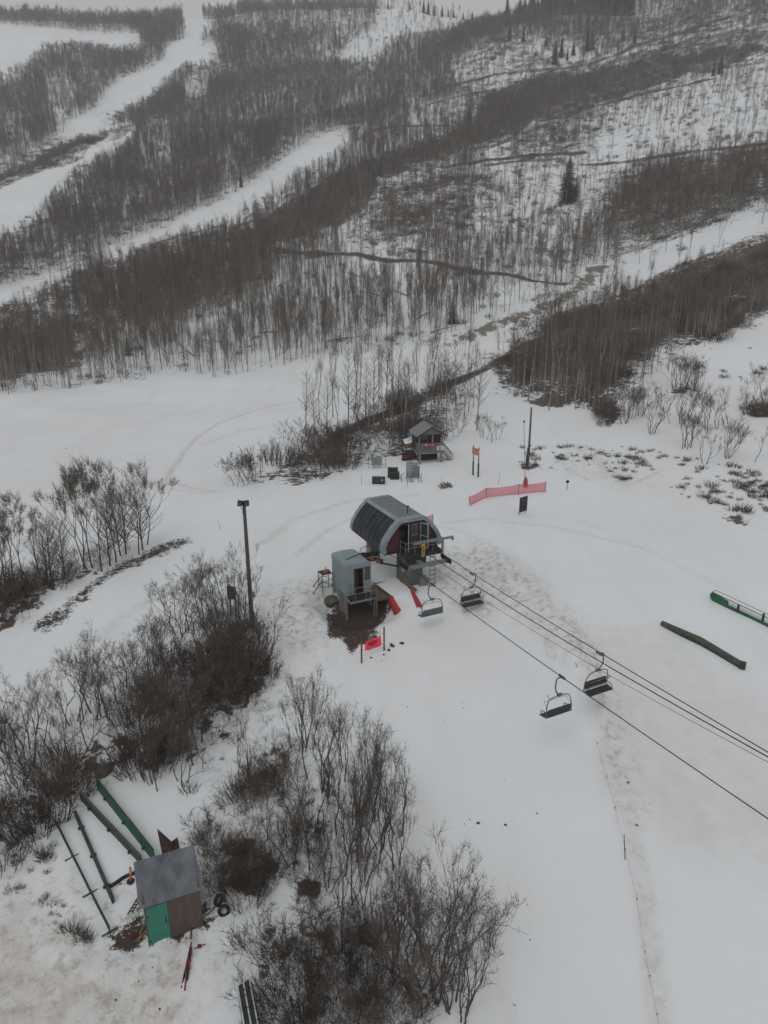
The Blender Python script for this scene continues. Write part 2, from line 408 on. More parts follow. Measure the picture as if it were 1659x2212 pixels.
TAN = [  # tan gravel road showing through on the valley floor
 (CQ4([(300, 725), (420, 670), (540, 625), (640, 580), (760, 540), (840, 490), (930, 395)]), 2.6, .62),
 (CQ4([(560, 660), (640, 600), (760, 545)]), 1.6, .5),
]
DIRT = [
 (C4([(190, 780), (330, 740), (480, 840), (830, 870), (1100, 880), (1140, 1010), (960, 1040), (930, 1130), (830, 1200), (820, 1300), (780, 1400), (740, 1480), (660, 1570), (560, 1560), (330, 1400), (180, 1320), (150, 1230), (200, 1150), (180, 900)]), .80),
 (C5([(850, 1820), (1050, 1810), (1160, 1890), (1010, 1970), (860, 2010), (560, 1960), (560, 1880)]), .95),
 (CS([(100, 900), (200, 950), (230, 1040), (160, 1060), (110, 980)]), .85),
 (CS([(720, 1000), (770, 1250), (960, 1190), (1180, 1130), (1210, 1010), (1180, 850), (1120, 880), (1000, 1000)]), .62),
 (CS([(590, 1100), (690, 1000), (760, 1230), (620, 1260), (480, 1300), (460, 1260)]), .8),
 (CS([(640, 1040), (740, 880), (780, 1230), (680, 1230)]), .8),
 (CS([(500, 850), (600, 770), (690, 745), (690, 780), (600, 830), (540, 860)]), .75),
 ([(760, 1395), (800, 1392), (860, 1385), (872, 1390), (850, 1402), (790, 1402)], .55),
]
TRACKS = [
 ([(366, 1050), (358, 1035), (378, 1005), (400, 973), (435, 938), (475, 913), (540, 890), (610, 872), (680, 868)], .5, .8),
 ([(312, 1022), (316, 1045), (360, 1056), (450, 1066)], .4, .6), ([(370, 1040), (420, 1056), (480, 1064)], .5, .7), ([(440, 960), (520, 930), (620, 915)], .5, .5),
 (CH([(230, 920), (330, 1010), (480, 1080)]), .35, .8), (CH([(350, 830), (480, 930), (640, 1060), (700, 1100)]), .5, .9), (CH([(400, 830), (560, 950), (680, 1050)]), .35, .8), (CH([(700, 1110), (850, 1060), (960, 1000)]), .4, .7),
 ([(1330, 1560), (1345, 1700), (1380, 1850), (1400, 2000), (1430, 2250)], .7, .5), ([(900, 1700), (960, 1850), (1050, 2050), (1120, 2250)], .5, .14), ([(1240, 1120), (1400, 1190), (1560, 1270), (1700, 1350)], .4, .25),
 ([(40, 1500), (180, 1400), (330, 1290), (480, 1210)], .8, .35), ([(560, 1180), (640, 1120), (760, 1080), (900, 1070)], .7, .45), ([(640, 1200), (700, 1150), (760, 1120)], .5, .5), ([(960, 1130), (1040, 1120), (1200, 1140), (1400, 1190)], .6, .4),
]
STRIPS = [
 (CL([(1010, 445), (920, 480), (850, 520), (760, 560), (650, 610), (560, 660), (500, 700), (430, 750), (330, 810), (220, 868)]), 1.0, .70),
 ([(950, 845), (880, 880), (800, 905), (740, 935)], 1.4, .95),
 ([(1090, 775), (1040, 800), (985, 822), (950, 845)], 1.4, .95),
]
LITTER = [  # brown leaf litter under the thickets
 ([(430, 1400), (545, 1370), (590, 1450), (545, 1540), (470, 1560), (360, 1640), (200, 1695), (120, 1745), (50, 1830), (-60, 1900), (-60, 1740), (60, 1690), (150, 1640), (250, 1560), (330, 1480)], .58),
 (CL([(1200, 860), (1340, 850), (1390, 900), (1340, 1010), (1250, 1000)]), .8),
 (CL([(880, 1640), (1180, 1500), (1280, 1450), (1240, 1530), (1100, 1600), (900, 1680)]), .75),
 (CB([(300, 380), (430, 370), (470, 560), (540, 700), (570, 800), (540, 920), (450, 800), (440, 700), (250, 740), (50, 700), (220, 600)]), .46),
 (CB([(20, 850), (300, 850), (420, 1000), (260, 1170), (50, 1080)]), .62),
 (CB([(480, 1080), (600, 1000), (640, 1120), (520, 1150)]), .8),
 (CB([(300, 1300), (560, 1230), (690, 1250), (690, 1600), (640, 1900), (450, 1900), (300, 1600), (240, 1520)]), .46),
 (CB([(760, 1600), (900, 1480), (1200, 1560), (1190, 1700), (1000, 1900), (740, 1900)]), .46),
 (CB([(760, 1230), (850, 1200), (980, 1400), (1000, 1480), (900, 1440), (780, 1330)]), .62),
 (CB([(560, 700), (900, 650), (960, 900), (760, 1000), (560, 960)]), .36),
 ([(490, 1052), (560, 1020), (620, 985), (700, 940), (800, 905), (880, 850), (980, 815), (1010, 850), (985, 930), (890, 985), (810, 990), (740, 1020), (640, 1050), (560, 1050)], .52),
 (CL([(-100, 760), (0, 720), (200, 650), (440, 600), (640, 560), (560, 600), (420, 660), (200, 800), (0, 925), (-100, 960)]), .7),
 (CL([(800, 470), (1000, 430), (1010, 460), (850, 540), (660, 630), (520, 720), (330, 830), (200, 880), (180, 850), (420, 720), (620, 580)]), .40),
 (CH([(200, 830), (560, 860), (900, 900), (1560, 990), (1700, 1060), (1700, 1330), (1500, 1330), (1200, 1200), (700, 1060), (400, 980)]), .20),
 (CH([(960, 470), (1100, 445), (1200, 480), (1140, 510), (990, 490)]), .95),
 (CH([(400, 560), (560, 520), (650, 660), (560, 750), (500, 680)]), .75),
 (CH([(1480, 590), (1700, 540), (1700, 660), (1560, 640)]), .9),
 (CH([(80, 540), (300, 500), (330, 520), (150, 600)]), .8),
 (CH([(20, 930), (140, 920), (140, 1000), (40, 1010)]), .85),
 (CH([(1300, 1240), (1380, 1260), (1500, 1290), (1570, 1370), (1520, 1380), (1430, 1340), (1330, 1300)]), .66),
]
WARM = [
 ([(-80, 1990), (60, 1960), (160, 2040), (210, 2075), (300, 2070), (420, 2020), (410, 2150), (380, 2260), (-80, 2260)], .9),
 ([(400, 2130), (490, 2110), (490, 2212), (380, 2260)], .35),
 (CS([(-100, 850), (140, 820), (260, 1000), (440, 1250), (250, 1300), (-100, 1250)]), .3),
 (CR([(200, 60), (480, 80), (800, 420), (960, 700), (1100, 1262), (1000, 1300), (900, 900), (780, 560), (520, 330), (300, 330), (180, 250)]), .55),
 (CR([(1000, 300), (1700, 700), (1700, 1500), (1100, 1300), (1000, 900), (700, 400)]), .32),
 ([(560, 1280), (690, 1260), (705, 1330), (660, 1420), (560, 1400)], .4),
 (CH([(200, 900), (700, 1020), (900, 1120), (650, 1180), (350, 1060)]), .3),
]
CHURN = [
 (CR([(230, 0), (460, 60), (560, 160), (800, 420), (900, 560), (960, 700), (1060, 1262), (980, 1262), (920, 900), (850, 640), (700, 520), (540, 300), (260, 330), (160, 220)]), 1.0),
 ([(560, 1270), (690, 1250), (705, 1300), (700, 1420), (620, 1400), (560, 1350)], 1.0),
 ([(-80, 1900), (200, 1900), (430, 2010), (400, 2260), (-80, 2260)], .8),
 (CH([(180, 830), (420, 850), (700, 1080), (900, 1040), (650, 1150), (420, 1050)]), .7),
 (CB([(-50, 0), (700, 100), (1000, 900), (1300, 1700), (300, 1780), (-50, 1500)]), .5),
]
def make_masks(x, y):
    sc = np.clip(y / 40, .5, 12)
    wx = x + (vnoise(x / (.7 * sc), y / (.7 * sc), 31) - .5) * .9 * sc
    wy = y + (vnoise(x / (.7 * sc), y / (.7 * sc), 32) - .5) * 1.2 * sc
    out = {k: np.zeros(x.shape) for k in ('dirt', 'litter', 'tint', 'rough', 'gravel')}
    for lst, key, jr in ((DIRT, 'dirt', .75), (LITTER, 'litter', .6), (WARM, 'tint', 2.0), (CHURN, 'rough', 1.2)):
        for poly, s in lst:
            P = ground_poly(poly); acc = np.zeros(x.shape)
            for q in range(7):
                an = q * .898; rr = jr * sc * (.35 + .65 * (q % 3) / 2) if q else 0
                acc += inside(P, wx + rr * math.cos(an * 2), wy + 1.4 * rr * math.sin(an * 2))
            out[key] = np.maximum(out[key], acc / 7 * s)
    for pts, w, s in ROADS + STRIPS:
        vx = x + (vnoise(x / 9, y / 9, 71) - .5) * 2.2; vy = y + (vnoise(x / 9, y / 9, 72) - .5) * 2.2; d = line_dist(ground_line(pts), vx, vy); ww = w * (.25 + 1.5 * fbm(x / 6, y / 6, 73, 3)); out['dirt'] = np.maximum(out['dirt'], s * (.64 + .34 * vnoise(x / 5, y / 5, 74)) * (1 - sstep(ww * .3, ww * 1.9, d)))
    for pts, w, s in TAN:
        d = line_dist(ground_line(pts), x, y); out['gravel'] = np.maximum(out['gravel'], s * (1 - sstep(w * .3, w * 2.2, d)))
    for pts, w, s in TRACKS:
        d = line_dist(ground_line(pts), x, y); k = .75 * s * (1 - sstep(w * .2, w * 1.0, d)); out['tint'] = np.maximum(out['tint'], k); out['rough'] = np.maximum(out['rough'], .9 * k)
    out['dirt'] = np.maximum(out['dirt'], .85 * (1 - sstep(1.0, 2.6, np.hypot(x + 1.3, (y - 45.9) * 1.05))))
    f = sstep(75, 115, y)
    for q in range(3):
        A, B = cover(x + (q - 1) * sc * .9, y + ((q * 2) % 3 - 1) * sc * 1.2)
        out['litter'] += np.where(f > 0, f * (.74 * B + .22 * A) / 3, 0)
    return out

# ---------------------------------------------------------------- ground sheet
ys = [-45.0]
while ys[-1] < 1500: ys.append(ys[-1] + (max(.32, .0062 * ys[-1]) if ys[-1] > 8 else 1.2))
ys = np.array(ys); nx = 520
ss_ = np.linspace(-1, 1, nx); ss_ = ss_ * (.62 + .38 * np.abs(ss_))
hw = 52 + .92 * np.maximum(ys, 0)
X = ss_[None, :] * hw[:, None]; Y = np.repeat(ys[:, None], nx, 1); Z = zfun(X, Y)
masks = make_masks(X.ravel(), Y.ravel())
Z = Z + (masks['rough'].reshape(X.shape) * .55 * (fbm(X / .9, Y / .9, 41, 3) - .5)) - masks['dirt'].reshape(X.shape) * np.where(Y < 70, .1, 0) + .55 * np.exp(-(line_dist(ground_line([(945, 1150), (1040, 1180), (1130, 1260), (1220, 1400), (1290, 1560)]), X + .5 * (vnoise(X / 2.5, Y / 2.5, 91) - .5), Y) / 1.1) ** 2) * (.6 + .8 * vnoise(X / 1.8, Y / 1.8, 92)) + .30 * masks['rough'].reshape(X.shape) * sstep(30, 34, Y) * (1 - sstep(56, 62, Y))
ny = len(ys)
idx = np.arange(ny * nx).reshape(ny, nx)
faces = np.stack([idx[:-1, :-1], idx[:-1, 1:], idx[1:, 1:], idx[1:, :-1]], -1).reshape(-1, 4)
me = bpy.data.meshes.new("snow_ground")
me.vertices.add(ny * nx); me.vertices.foreach_set('co', np.stack([X, Y, Z], -1).reshape(-1).astype(np.float32))
me.loops.add(faces.size); me.loops.foreach_set('vertex_index', faces.reshape(-1).astype(np.int32))
me.polygons.add(len(faces)); me.polygons.foreach_set('loop_start', np.arange(0, faces.size, 4, dtype=np.int32))
me.polygons.foreach_set('use_smooth', np.ones(len(faces), bool))
me.update(calc_edges=True); me.validate()
for k, a in masks.items():
    at = me.attributes.new(k, 'FLOAT', 'POINT'); at.data.foreach_set('value', a.astype(np.float32))
gnd = bpy.data.objects.new("snow_ground", me); COL.objects.link(gnd); gnd['kind'] = 'structure'

def snow_material():
    m, nt, bs = nt_new('snow')
    L = nt.links.new
    tc = nt.nodes.new('ShaderNodeTexCoord')
    def noise(scale, detail=5, rough=.6, stretch=None, rot=0):
        n = nt.nodes.new('ShaderNodeTexNoise'); n.inputs['Scale'].default_value = scale; n.inputs['Detail'].default_value = detail; n.inputs['Roughness'].default_value = rough
        mp = nt.nodes.new('ShaderNodeMapping'); L(tc.outputs['Object'], mp.inputs[0])
        mp.inputs['Rotation'].default_value = (0, 0, rot)
        if stretch: mp.inputs['Scale'].default_value = stretch
        L(mp.outputs[0], n.inputs['Vector']); return n.outputs['Fac']
    def attr(n):
        a = nt.nodes.new('ShaderNodeAttribute'); a.attribute_name = n; return a.outputs['Fac']
    def math_(op, a, b=None, c=None):
        n = nt.nodes.new('ShaderNodeMath'); n.operation = op
        for i, q in enumerate((a, b, c)):
            if q is None: continue
            if isinstance(q, (int, float)): n.inputs[i].default_value = q
            else: L(q, n.inputs[i])
        return n.outputs[0]
    def step(v, a, b):
        n = nt.nodes.new('ShaderNodeMapRange'); n.interpolation_type = 'SMOOTHSTEP'
        L(v, n.inputs[0]); n.inputs[1].default_value = a; n.inputs[2].default_value = b
        return n.outputs[0]
    def mix(f, a, b):
        n = nt.nodes.new('ShaderNodeMix'); n.data_type = 'RGBA'
        if isinstance(f, (int, float)): n.inputs[0].default_value = f
        else: L(f, n.inputs[0])
        for i, q in ((6, a), (7, b)):
            if isinstance(q, tuple): n.inputs[i].default_value = (*q, 1)
            else: L(q, n.inputs[i])
        return n.outputs[2]
    broad = noise(.035, 5, .62); mid = noise(.9, 6, .65); fine = noise(4.5, 6, .7)
    streak = noise(.22, 6, .68, (1, .16, 1), R(-26.4))
    # clean snow and slightly grey, granular old snow
    col = mix(step(broad, .38, .66), (.79, .815, .835), (.75, .755, .765))
    col = mix(math_('MULTIPLY', step(streak, .47, .70), .5), col, (.695, .70, .705))
    tint = math_('MULTIPLY', attr('tint'), math_('ADD', .35, math_('MULTIPLY', step(mid, .3, .7), .75)))
    col = mix(tint, col, (.58, .53, .485))
    r = attr('rough')
    col = mix(math_('MULTIPLY', r, step(noise(1.9, 6, .72), .48, .64)), col, (.44, .415, .375))
    g = step(math_('ADD', attr('gravel'), math_('MULTIPLY', math_('SUBTRACT', noise(.45, 5, .65, (1, .3, 1), R(40)), .5), 1.7)), .36, .62)
    col = mix(g, col, mix(fine, (.13, .115, .09), (.28, .25, .20)))
    lm = math_('ADD', math_('MULTIPLY', math_('SUBTRACT', noise(1.15, 7, .72), .5), 2.0), math_('MULTIPLY', math_('SUBTRACT', noise(.16, 4, .6), .5), 1.2))
    l = step(math_('ADD', attr('litter'), lm), .46, .66)
    col = mix(l, col, mix(fine, (.060, .049, .042), (.150, .122, .10)))
    d = step(math_('ADD', attr('dirt'), math_('MULTIPLY', math_('ADD', math_('MULTIPLY', math_('SUBTRACT', noise(6.5, 6, .75), .5), 1.1), math_('SUBTRACT', noise(1.9, 7, .75), .5)), 1.25)), .38, .60)
    col = mix(d, col, mix(noise(2.5, 8, .7), (.022, .016, .013), (.105, .074, .056)))
    L(col, bs.inputs['Base Color']); bs.inputs['Roughness'].default_value = .75; bs.inputs['Specular IOR Level'].default_value = .15
    h = math_('ADD', math_('MULTIPLY', fine, .35), math_('ADD', math_('MULTIPLY', mid, .7), math_('MULTIPLY', streak, .8)))
    bp = nt.nodes.new('ShaderNodeBump'); bp.inputs['Distance'].default_value = .16; L(h, bp.inputs['Height'])
    L(math_('ADD', .32, math_('MULTIPLY', r, .68)), bp.inputs['Strength']); L(bp.outputs[0], bs.inputs['Normal'])
    return m
me.materials.append(snow_material())

# ---------------------------------------------------------------- tree kinds
def rv(rg, s=1): return Vector((rg.uniform(-s, s), rg.uniform(-s, s), rg.uniform(-s, s)))
def aspen_mesh(seed, H=10, lo=.3, spread=1.0, nb=46, thick=1.0):
    rg = random.Random(seed); t, c = MB(), MB()
    pts = []; p = Vector((0, 0, -.3)); lean = Vector((rg.uniform(-.04, .04), rg.uniform(-.04, .04), 1))
    nseg = 8
    for i in range(nseg + 1):
        pts.append(p.copy()); p = p + (lean + Vector((rg.uniform(-.035, .035), rg.uniform(-.035, .035), 0))) * (H / nseg)
    r0 = .0105 * H * thick
    t.tube(pts, [r0 * (1 - .88 * i / nseg) for i in range(nseg + 1)], 5)
    for k in range(nb):
        q = lo + (1 - lo) * (k + rg.random()) / nb * .99
        f = q * nseg; i = min(int(f), nseg - 1); b = pts[i].lerp(pts[i + 1], f - i)
        az = k * 2.4 + rg.uniform(-.5, .5); el = R(rg.uniform(28, 58))
        L = H * spread * rg.uniform(.06, .19) * (1.15 - .75 * max(0, (q - lo) / (1 - lo)) ** 1.5) + .25
        d = Vector((math.cos(az) * math.cos(el), math.sin(az) * math.cos(el), math.sin(el)))
        m = b + d * L * .5; d2 = (d + Vector((0, 0, .35)) + rv(rg, .15)).normalized(); e = m + d2 * L * .5
        rb = r0 * (1 - .85 * q) * .5
        c.tube([b, m, e], [rb, rb * .6, rb * .2 + .002], 3, caps=False)
        for j in range(11):
            w = .2 + .8 * (j + rg.random()) / 11
            s = b.lerp(m, w * 2) if w < .5 else m.lerp(e, w * 2 - 1)
            dd = (d2 * .8 + rv(rg, .75) + Vector((0, 0, .3))).normalized()
            c.spike(s, s + dd * L * rg.uniform(.22, .5), .009 * thick)
    return t, c
def oak_mesh(seed, H=5, stems=3, lev=4, tw=6, crook=.21, spread=.92, up=.13, first=.37, foot=.4, stem=.011):
    rg = random.Random(seed); t, c = MB(), MB()
    def br(p, d, L, r, l):
        pts = [p]; q = p; dd = d.copy(); n = 4 if l >= 2 else 3
        for i in range(n):
            dd = (dd + rv(rg, crook) + Vector((0, 0, up))).normalized(); q = q + dd * L / n; pts.append(q)
        (t if l >= lev - 1 else c).tube(pts, [max(.005, r * (1 - .45 * i / n)) for i in range(n + 1)], 5 if l >= 3 else 3, caps=False)
        if l == 0:
            for j in range(tw):
                s = pts[rg.randint(1, n)]; e = (dd + rv(rg, .9)).normalized()
                c.spike(s, s + e * L * rg.uniform(.4, .9), max(.006, .0014 * H))
            return
        for j in range(rg.choice((2, 3, 3)) if l > 1 else 3):
            k = n if j == 0 else rg.randint(2, n)
            perp = rv(rg).normalized(); e = (dd * .95 + perp * rg.uniform(.45, .85) * spread + Vector((0, 0, .12))).normalized()
            br(pts[k], e, L * rg.uniform(.6, .82), r * .55 * rg.uniform(.8, 1.1), l - 1)
    for s in range(stems):
        a = rg.uniform(0, 6.28); o = Vector((math.cos(a), math.sin(a), 0)) * rg.uniform(.05, foot)
        d = Vector((math.cos(a) * .28 * spread, math.sin(a) * .28 * spread, 1)).normalized()
        br(o + Vector((0, 0, -.15)), d, H * rg.uniform(first - .05, first + .05), stem * H * rg.uniform(.8, 1.1), lev)
    return t, c
def shrub_mesh(seed, H=1.55):
    t, c = oak_mesh(seed, H, 9, 2, 7, .20, 1.5, .10, .44, .75, .0075)
    c.add(t.v, t.f); return c
def thicket_mesh(seed, h=1.5, rad=.9, n=78):
    rg = random.Random(seed); c = MB()
    for k in range(n):
        a = rg.uniform(0, 6.28); q = math.sqrt(rg.random()) * rad
        p = Vector((math.cos(a) * q, math.sin(a) * q, -.1)); H = h * rg.uniform(.45, 1.05) * (1.1 - .45 * q / rad)
        d = Vector((math.cos(a) * q * .55, math.sin(a) * q * .55, 1)) + rv(rg, .25); d.normalize()
        m = p + d * H * .5; e = m + (d + rv(rg, .45)).normalized() * H * .5
        c.tube([p, m, e], [.013, .010, .004], 3, caps=False)
        for j in range(7):
            w = rg.uniform(.15, 1); s = p.lerp(m, w * 2) if w < .5 else m.lerp(e, w * 2 - 1)
            c.spike(s, s + (d * .6 + rv(rg, .9)).normalized() * H * rg.uniform(.2, .45), .007)
    return c
def tuft_mesh(seed, h=.45, n=46):
    rg = random.Random(seed); c = MB()
    for k in range(n):
        a = rg.uniform(0, 6.28); q = rg.random() * .32
        p = Vector((math.cos(a) * q, math.sin(a) * q, -.04))
        d = Vector((math.cos(a) * rg.uniform(.1, 1.1), math.sin(a) * rg.uniform(.1, 1.1), 1)).normalized()
        c.spike(p, p + d * h * rg.uniform(.5, 1.1), .016)
    return c
def conifer_mesh(seed, H=9, w=.17):
    rg = random.Random(seed); t, c = MB(), MB()
    t.tube([(0, 0, -.3), (0, 0, H * .5), (0, 0, H)], [.018 * H, .01 * H, .01], 6)
    n = int(H * 3.4)
    for i in range(n):
        q = (i + .5) / n; z = H * (.05 + .93 * q); L = H * w * (1 - q) ** .85 * rg.uniform(.8, 1.1) + .12
        for k in range(11):
            a = k * .571 + i * 2.1 + rg.uniform(-.2, .2); l = L * rg.uniform(.7, 1.12)
            p = Vector((0, 0, z)); d = Vector((math.cos(a), math.sin(a), -.28 + .5 * q))
            e = p + d * l; c.spike(p, e, .09 * l + .04)
            for j in range(4):
                s = p.lerp(e, .35 + .18 * j); sd = -1 if j % 2 else 1
                b = Vector((d.x * .6 - d.y * .8 * sd, d.y * .6 + d.x * .8 * sd, -.35))
                c.spike(s, s + b * l * .38, .035 * l + .02)
    return t, c

def tree_thing(name, tc, tm, cm, cat):
    o = bpy.data.objects.new(name, None); COL.objects.link(o); o['category'] = cat
    tc[0].build('trunk', tm, o, fix=False); tc[1].build('crown', cm, o, fix=False)
    return o
ASPEN = [tree_thing('aspen', aspen_mesh(100 + i, 10, .28 + .03 * (i % 5), 1.0) if i < 4 else oak_mesh(130 + i, 7.6, 1, 3, 8, .075, .46, .34, .55), M['aspen_bark'], M['aspen_twig'], 'tree') for i in range(8)]
YOUNG = [tree_thing('cottonwood', aspen_mesh(200 + i, 7, .17, 2.3, 64, 1.25) if i % 2 else oak_mesh(200 + i, 8, 1, 4, 16, .10, .9, .20, .37), M['oak_bark'], M['aspen_twig'], 'tree') for i in range(4)]
OAK = [tree_thing('scrub_oak', oak_mesh(300 + i, 5, (1, 2, 3, 2, 4, 1, 3, 2)[i]), M['oak_bark'], M['oak_twig'], 'tree') for i in range(8)]
UPOAK = [tree_thing('upright_oak', oak_mesh(350 + i, 5, (1, 2, 1, 1, 2, 3)[i], 3, 8, .26, .62, .26, .5), M['oak_bark'], M['oak_twig'], 'tree') for i in range(6)]
THICK = []
for i in range(7):
    o = (shrub_mesh(400 + i) if i < 5 else thicket_mesh(400 + i)).build('bare_shrub', M['shrub_twig'], fix=False); o['category'] = 'shrub'; THICK.append(o)
TUFT = []
for i in range(4):
    o = tuft_mesh(500 + i).build('sage_tuft', M['tuft'], fix=False); o['category'] = 'plant'; TUFT.append(o)
CONIF = [tree_thing('spruce_tree', conifer_mesh(600 + i, 9, (.17, .2, .15)[i]), M['conifer_bark'], M['needle'], 'tree') for i in range(3)]
USED = {}
PLACED = []
def place(kind, x, y, scale, label, group, rz=None, tilt=0, z=None):
    """the first use moves the prototype itself, then copies follow"""
    i = rnd.randrange(len(kind)); pr = kind[i]
    rot = (rnd.uniform(-tilt, tilt), rnd.uniform(-tilt, tilt), rnd.uniform(0, 6.28) if rz is None else rz)
    loc = (x, y, ground(x, y) if z is None else z)
    if pr.name in USED or True:
        if pr.name not in USED:
            USED[pr.name] = 1; pr.location = loc; pr.rotation_euler = rot; pr.scale = (scale,) * 3 if isinstance(scale, (int, float)) else scale
            pr['label'] = label; pr['group'] = group; return pr
        return copy_thing(pr, loc, 0, scale, label, group, rot)
# ---------------------------------------------------------------- planting
# 1. trees one can point at: (picture place of the foot, height in metres)
def at_uv(l): return hits(l)
def plant(kind, pts, h0, label, group, base=None, jit=.15, tilt=.06, ref=10.0):
    for (x, y, z), h in zip(at_uv([p[:2] for p in pts]), [(p[2] if len(p) > 2 else h0) for p in pts]):
        place(kind, x, y, h * rnd.uniform(1 - jit, 1 + jit) / ref, label, group, tilt=tilt)

left_aspen = [(309, 1188), (315, 1177), (273, 1197), (261, 1200), (249, 1213), (237, 1222), (202, 1228), (192, 1230), (174, 1232), (109, 1248), (89, 1240), (105, 1267), (47, 1252), (24, 1248), (12, 1272), (-12, 1285), (-40, 1275), (295, 1198), (220, 1236), (140, 1250)]
plant(YOUNG, [(u, v, 6.0 if 150 < u < 330 else 5.2) for u, v in left_aspen], 6, "bare cottonwood with upswept twigs in the clump at the left edge", "cottonwoods at the left edge", ref=7, jit=.12)
gully = [(690, 905), (680, 960), (705, 935), (752, 930), (760, 905), (775, 940), (790, 900), (808, 930), (815, 895), (830, 940), (845, 905), (850, 960), (858, 880), (868, 930), (880, 905), (890, 950), (900, 880), (908, 915), (930, 905), (945, 900), (955, 880), (965, 905), (940, 870), (920, 885), (1005, 905), (1012, 890), (1030, 930), (1022, 880), (735, 960), (720, 900), (800, 960), (870, 965), (775, 880), (835, 870), (960, 860), (985, 880), (660, 945), (840, 985)]
plant(ASPEN, [(u, v, 9.5) for u, v in gully], 9, "tall bare aspen in the gully between the cabin and the white flat", "aspens in the gully by the cabin", jit=.22, ref=10)
belt = [(1128, 858), (1133, 850), (1140, 866), (1150, 850), (1175, 862), (1186, 885), (1206, 866), (1222, 868), (1165, 840), (1108, 835), (1240, 872), (1255, 840), (1196, 838), (1120, 820), (1290, 850), (1310, 830)]
plant(ASPEN, [(u, v, 12.5) for u, v in belt], 12, "tall pale aspen at the near edge of the dark belt above the poles", "aspens at the near edge of the dark belt", jit=.14, ref=10)

low = CB([(455, 385), (530, 400), (560, 380), (545, 372), (720, 555), (725, 490), (780, 790), (525, 560), (525, 680), (650, 640), (640, 860), (690, 830), (870, 760), (880, 755), (892, 750), (925, 940), (905, 885), (980, 985), (995, 980), (1010, 830), (730, 1000), (755, 940), (765, 950), (795, 940), (835, 940), (830, 1075), (815, 1180), (780, 1190), (730, 1230), (655, 1110), (545, 900), (600, 770), (620, 600), (690, 640), (810, 760), (850, 640), (460, 980), (540, 1000)])
plant(UPOAK, [(u, v, 5.0) for u, v in low], 5.4, "bare crooked scrub oak in the upright stand beside the smooth ski run", "scrub oaks beside the smooth run", ref=7, jit=.2)
low2 = CB([(735, 1420), (890, 1400), (980, 1470), (1065, 1480), (1110, 1430), (1150, 1480), (1190, 1680), (1250, 1690), (1285, 1740), (1320, 1750), (1360, 1780), (1240, 1540), (1370, 1700), (1160, 1600), (1080, 1600), (960, 1560), (850, 1440), (1010, 1400), (930, 1330), (1120, 1690)])
plant(UPOAK, [(min(u, 1000), v, 5.6) for u, v in low2[:11]], 6.4, "large bare crooked oak in the bottom stand with long twisted limbs", "large oaks in the bottom stand", ref=7, jit=.14)
plant(OAK, [(u, v, 3.9) for u, v in [(min(u, 985), v) for u, v in low2[11:]]], 6.4, "large bare crooked oak in the bottom stand with long twisted limbs", "large oaks in the bottom stand", ref=5, jit=.16)
side = CB([(40, 300), (20, 480), (230, 520), (190, 560), (250, 560), (330, 860), (390, 980), (360, 930), (270, 700), (420, 640)])
plant(UPOAK, [(u, v, 3.6) for u, v in side], 3.5, "small bare oak sapling on the snowy bank behind the shed", "oak saplings behind the shed", ref=7, jit=.25)
clump = CL([(1010, 960), (980, 940), (1060, 930), (1180, 880), (1210, 870), (1120, 900), (1300, 900), (1410, 1230), (1430, 1140), (1380, 1100), (960, 1090), (900, 1130), (840, 1180), (760, 1290), (700, 1260), (600, 1400), (540, 1380), (480, 1430), (410, 1440), (340, 1480), (230, 1530), (150, 1560), (880, 1250), (1060, 1180), (1160, 1120), (1240, 1040), (1180, 1230), (700, 1400), (800, 1380), (330, 1620), (180, 1700), (60, 1650), (-30, 1640), (90, 1780)])
plant(OAK, [(u, v, 4.9 if v < 1420 else 4.2) for u, v in clump], 4.8, "bare branching oak in the dense thicket below the tall lamp pole", "oaks in the thicket below the lamp pole", ref=5, jit=.18)
mid = CL([(640, 1640), (700, 1620), (930, 1500), (1000, 1560), (1060, 1640), (1130, 1660), (860, 1780), (850, 1700), (1000, 1760), (1100, 1560), (900, 1600)])
plant(OAK, [(u, v, 3.4) for u, v in mid], 3.3, "small bare oak on the snow between the thicket and the green panels", "small oaks above the green panels", ref=5, jit=.25)
rightoak = CH([(1040, 460), (1060, 455), (1085, 465), (1110, 470), (1130, 460), (1160, 470), (1185, 475), (1150, 455)])
plant(OAK, [(u, v, 5.0) for u, v in rightoak], 4.6, "oak in the round clump standing alone on the white slope", "oaks of the round clump", ref=5)
rightoak2 = CH([(1120, 850), (1105, 860), (1140, 865), (1240, 960), (1370, 930), (1385, 925), (1400, 935), (870, 760), (885, 765), (1240, 720), (1320, 730), (1365, 720), (1400, 700), (1260, 750), (1180, 700), (1085, 700), (690, 700), (720, 690), (740, 660), (800, 650), (640, 640), (770, 600), (1530, 560), (1600, 600), (1640, 560), (1660, 640), (1560, 950), (980, 660), (1010, 700), (600, 620), (820, 640)])
plant(OAK, [(u, v, 4.4) for u, v in rightoak2], 4.2, "scattered bare oak on the tufted slope right of the poles", "scattered oaks on the right slope", ref=5, jit=.22)
cab = [(1050, 950), (1062, 955), (1040, 945), (1075, 950), (985, 925), (600, 1035), (640, 1020), (510, 1050), (530, 1048), (560, 1030), (700, 1015), (720, 1000), (755, 990), (590, 1000), (660, 985), (780, 975), (985, 945), (995, 935), (1085, 935)]
plant(OAK, [(u, v, 3.3) for u, v in cab], 3.2, "bushy bare oak on the bank left and right of the cabin", "bushy oaks near the cabin", ref=5, jit=.25)

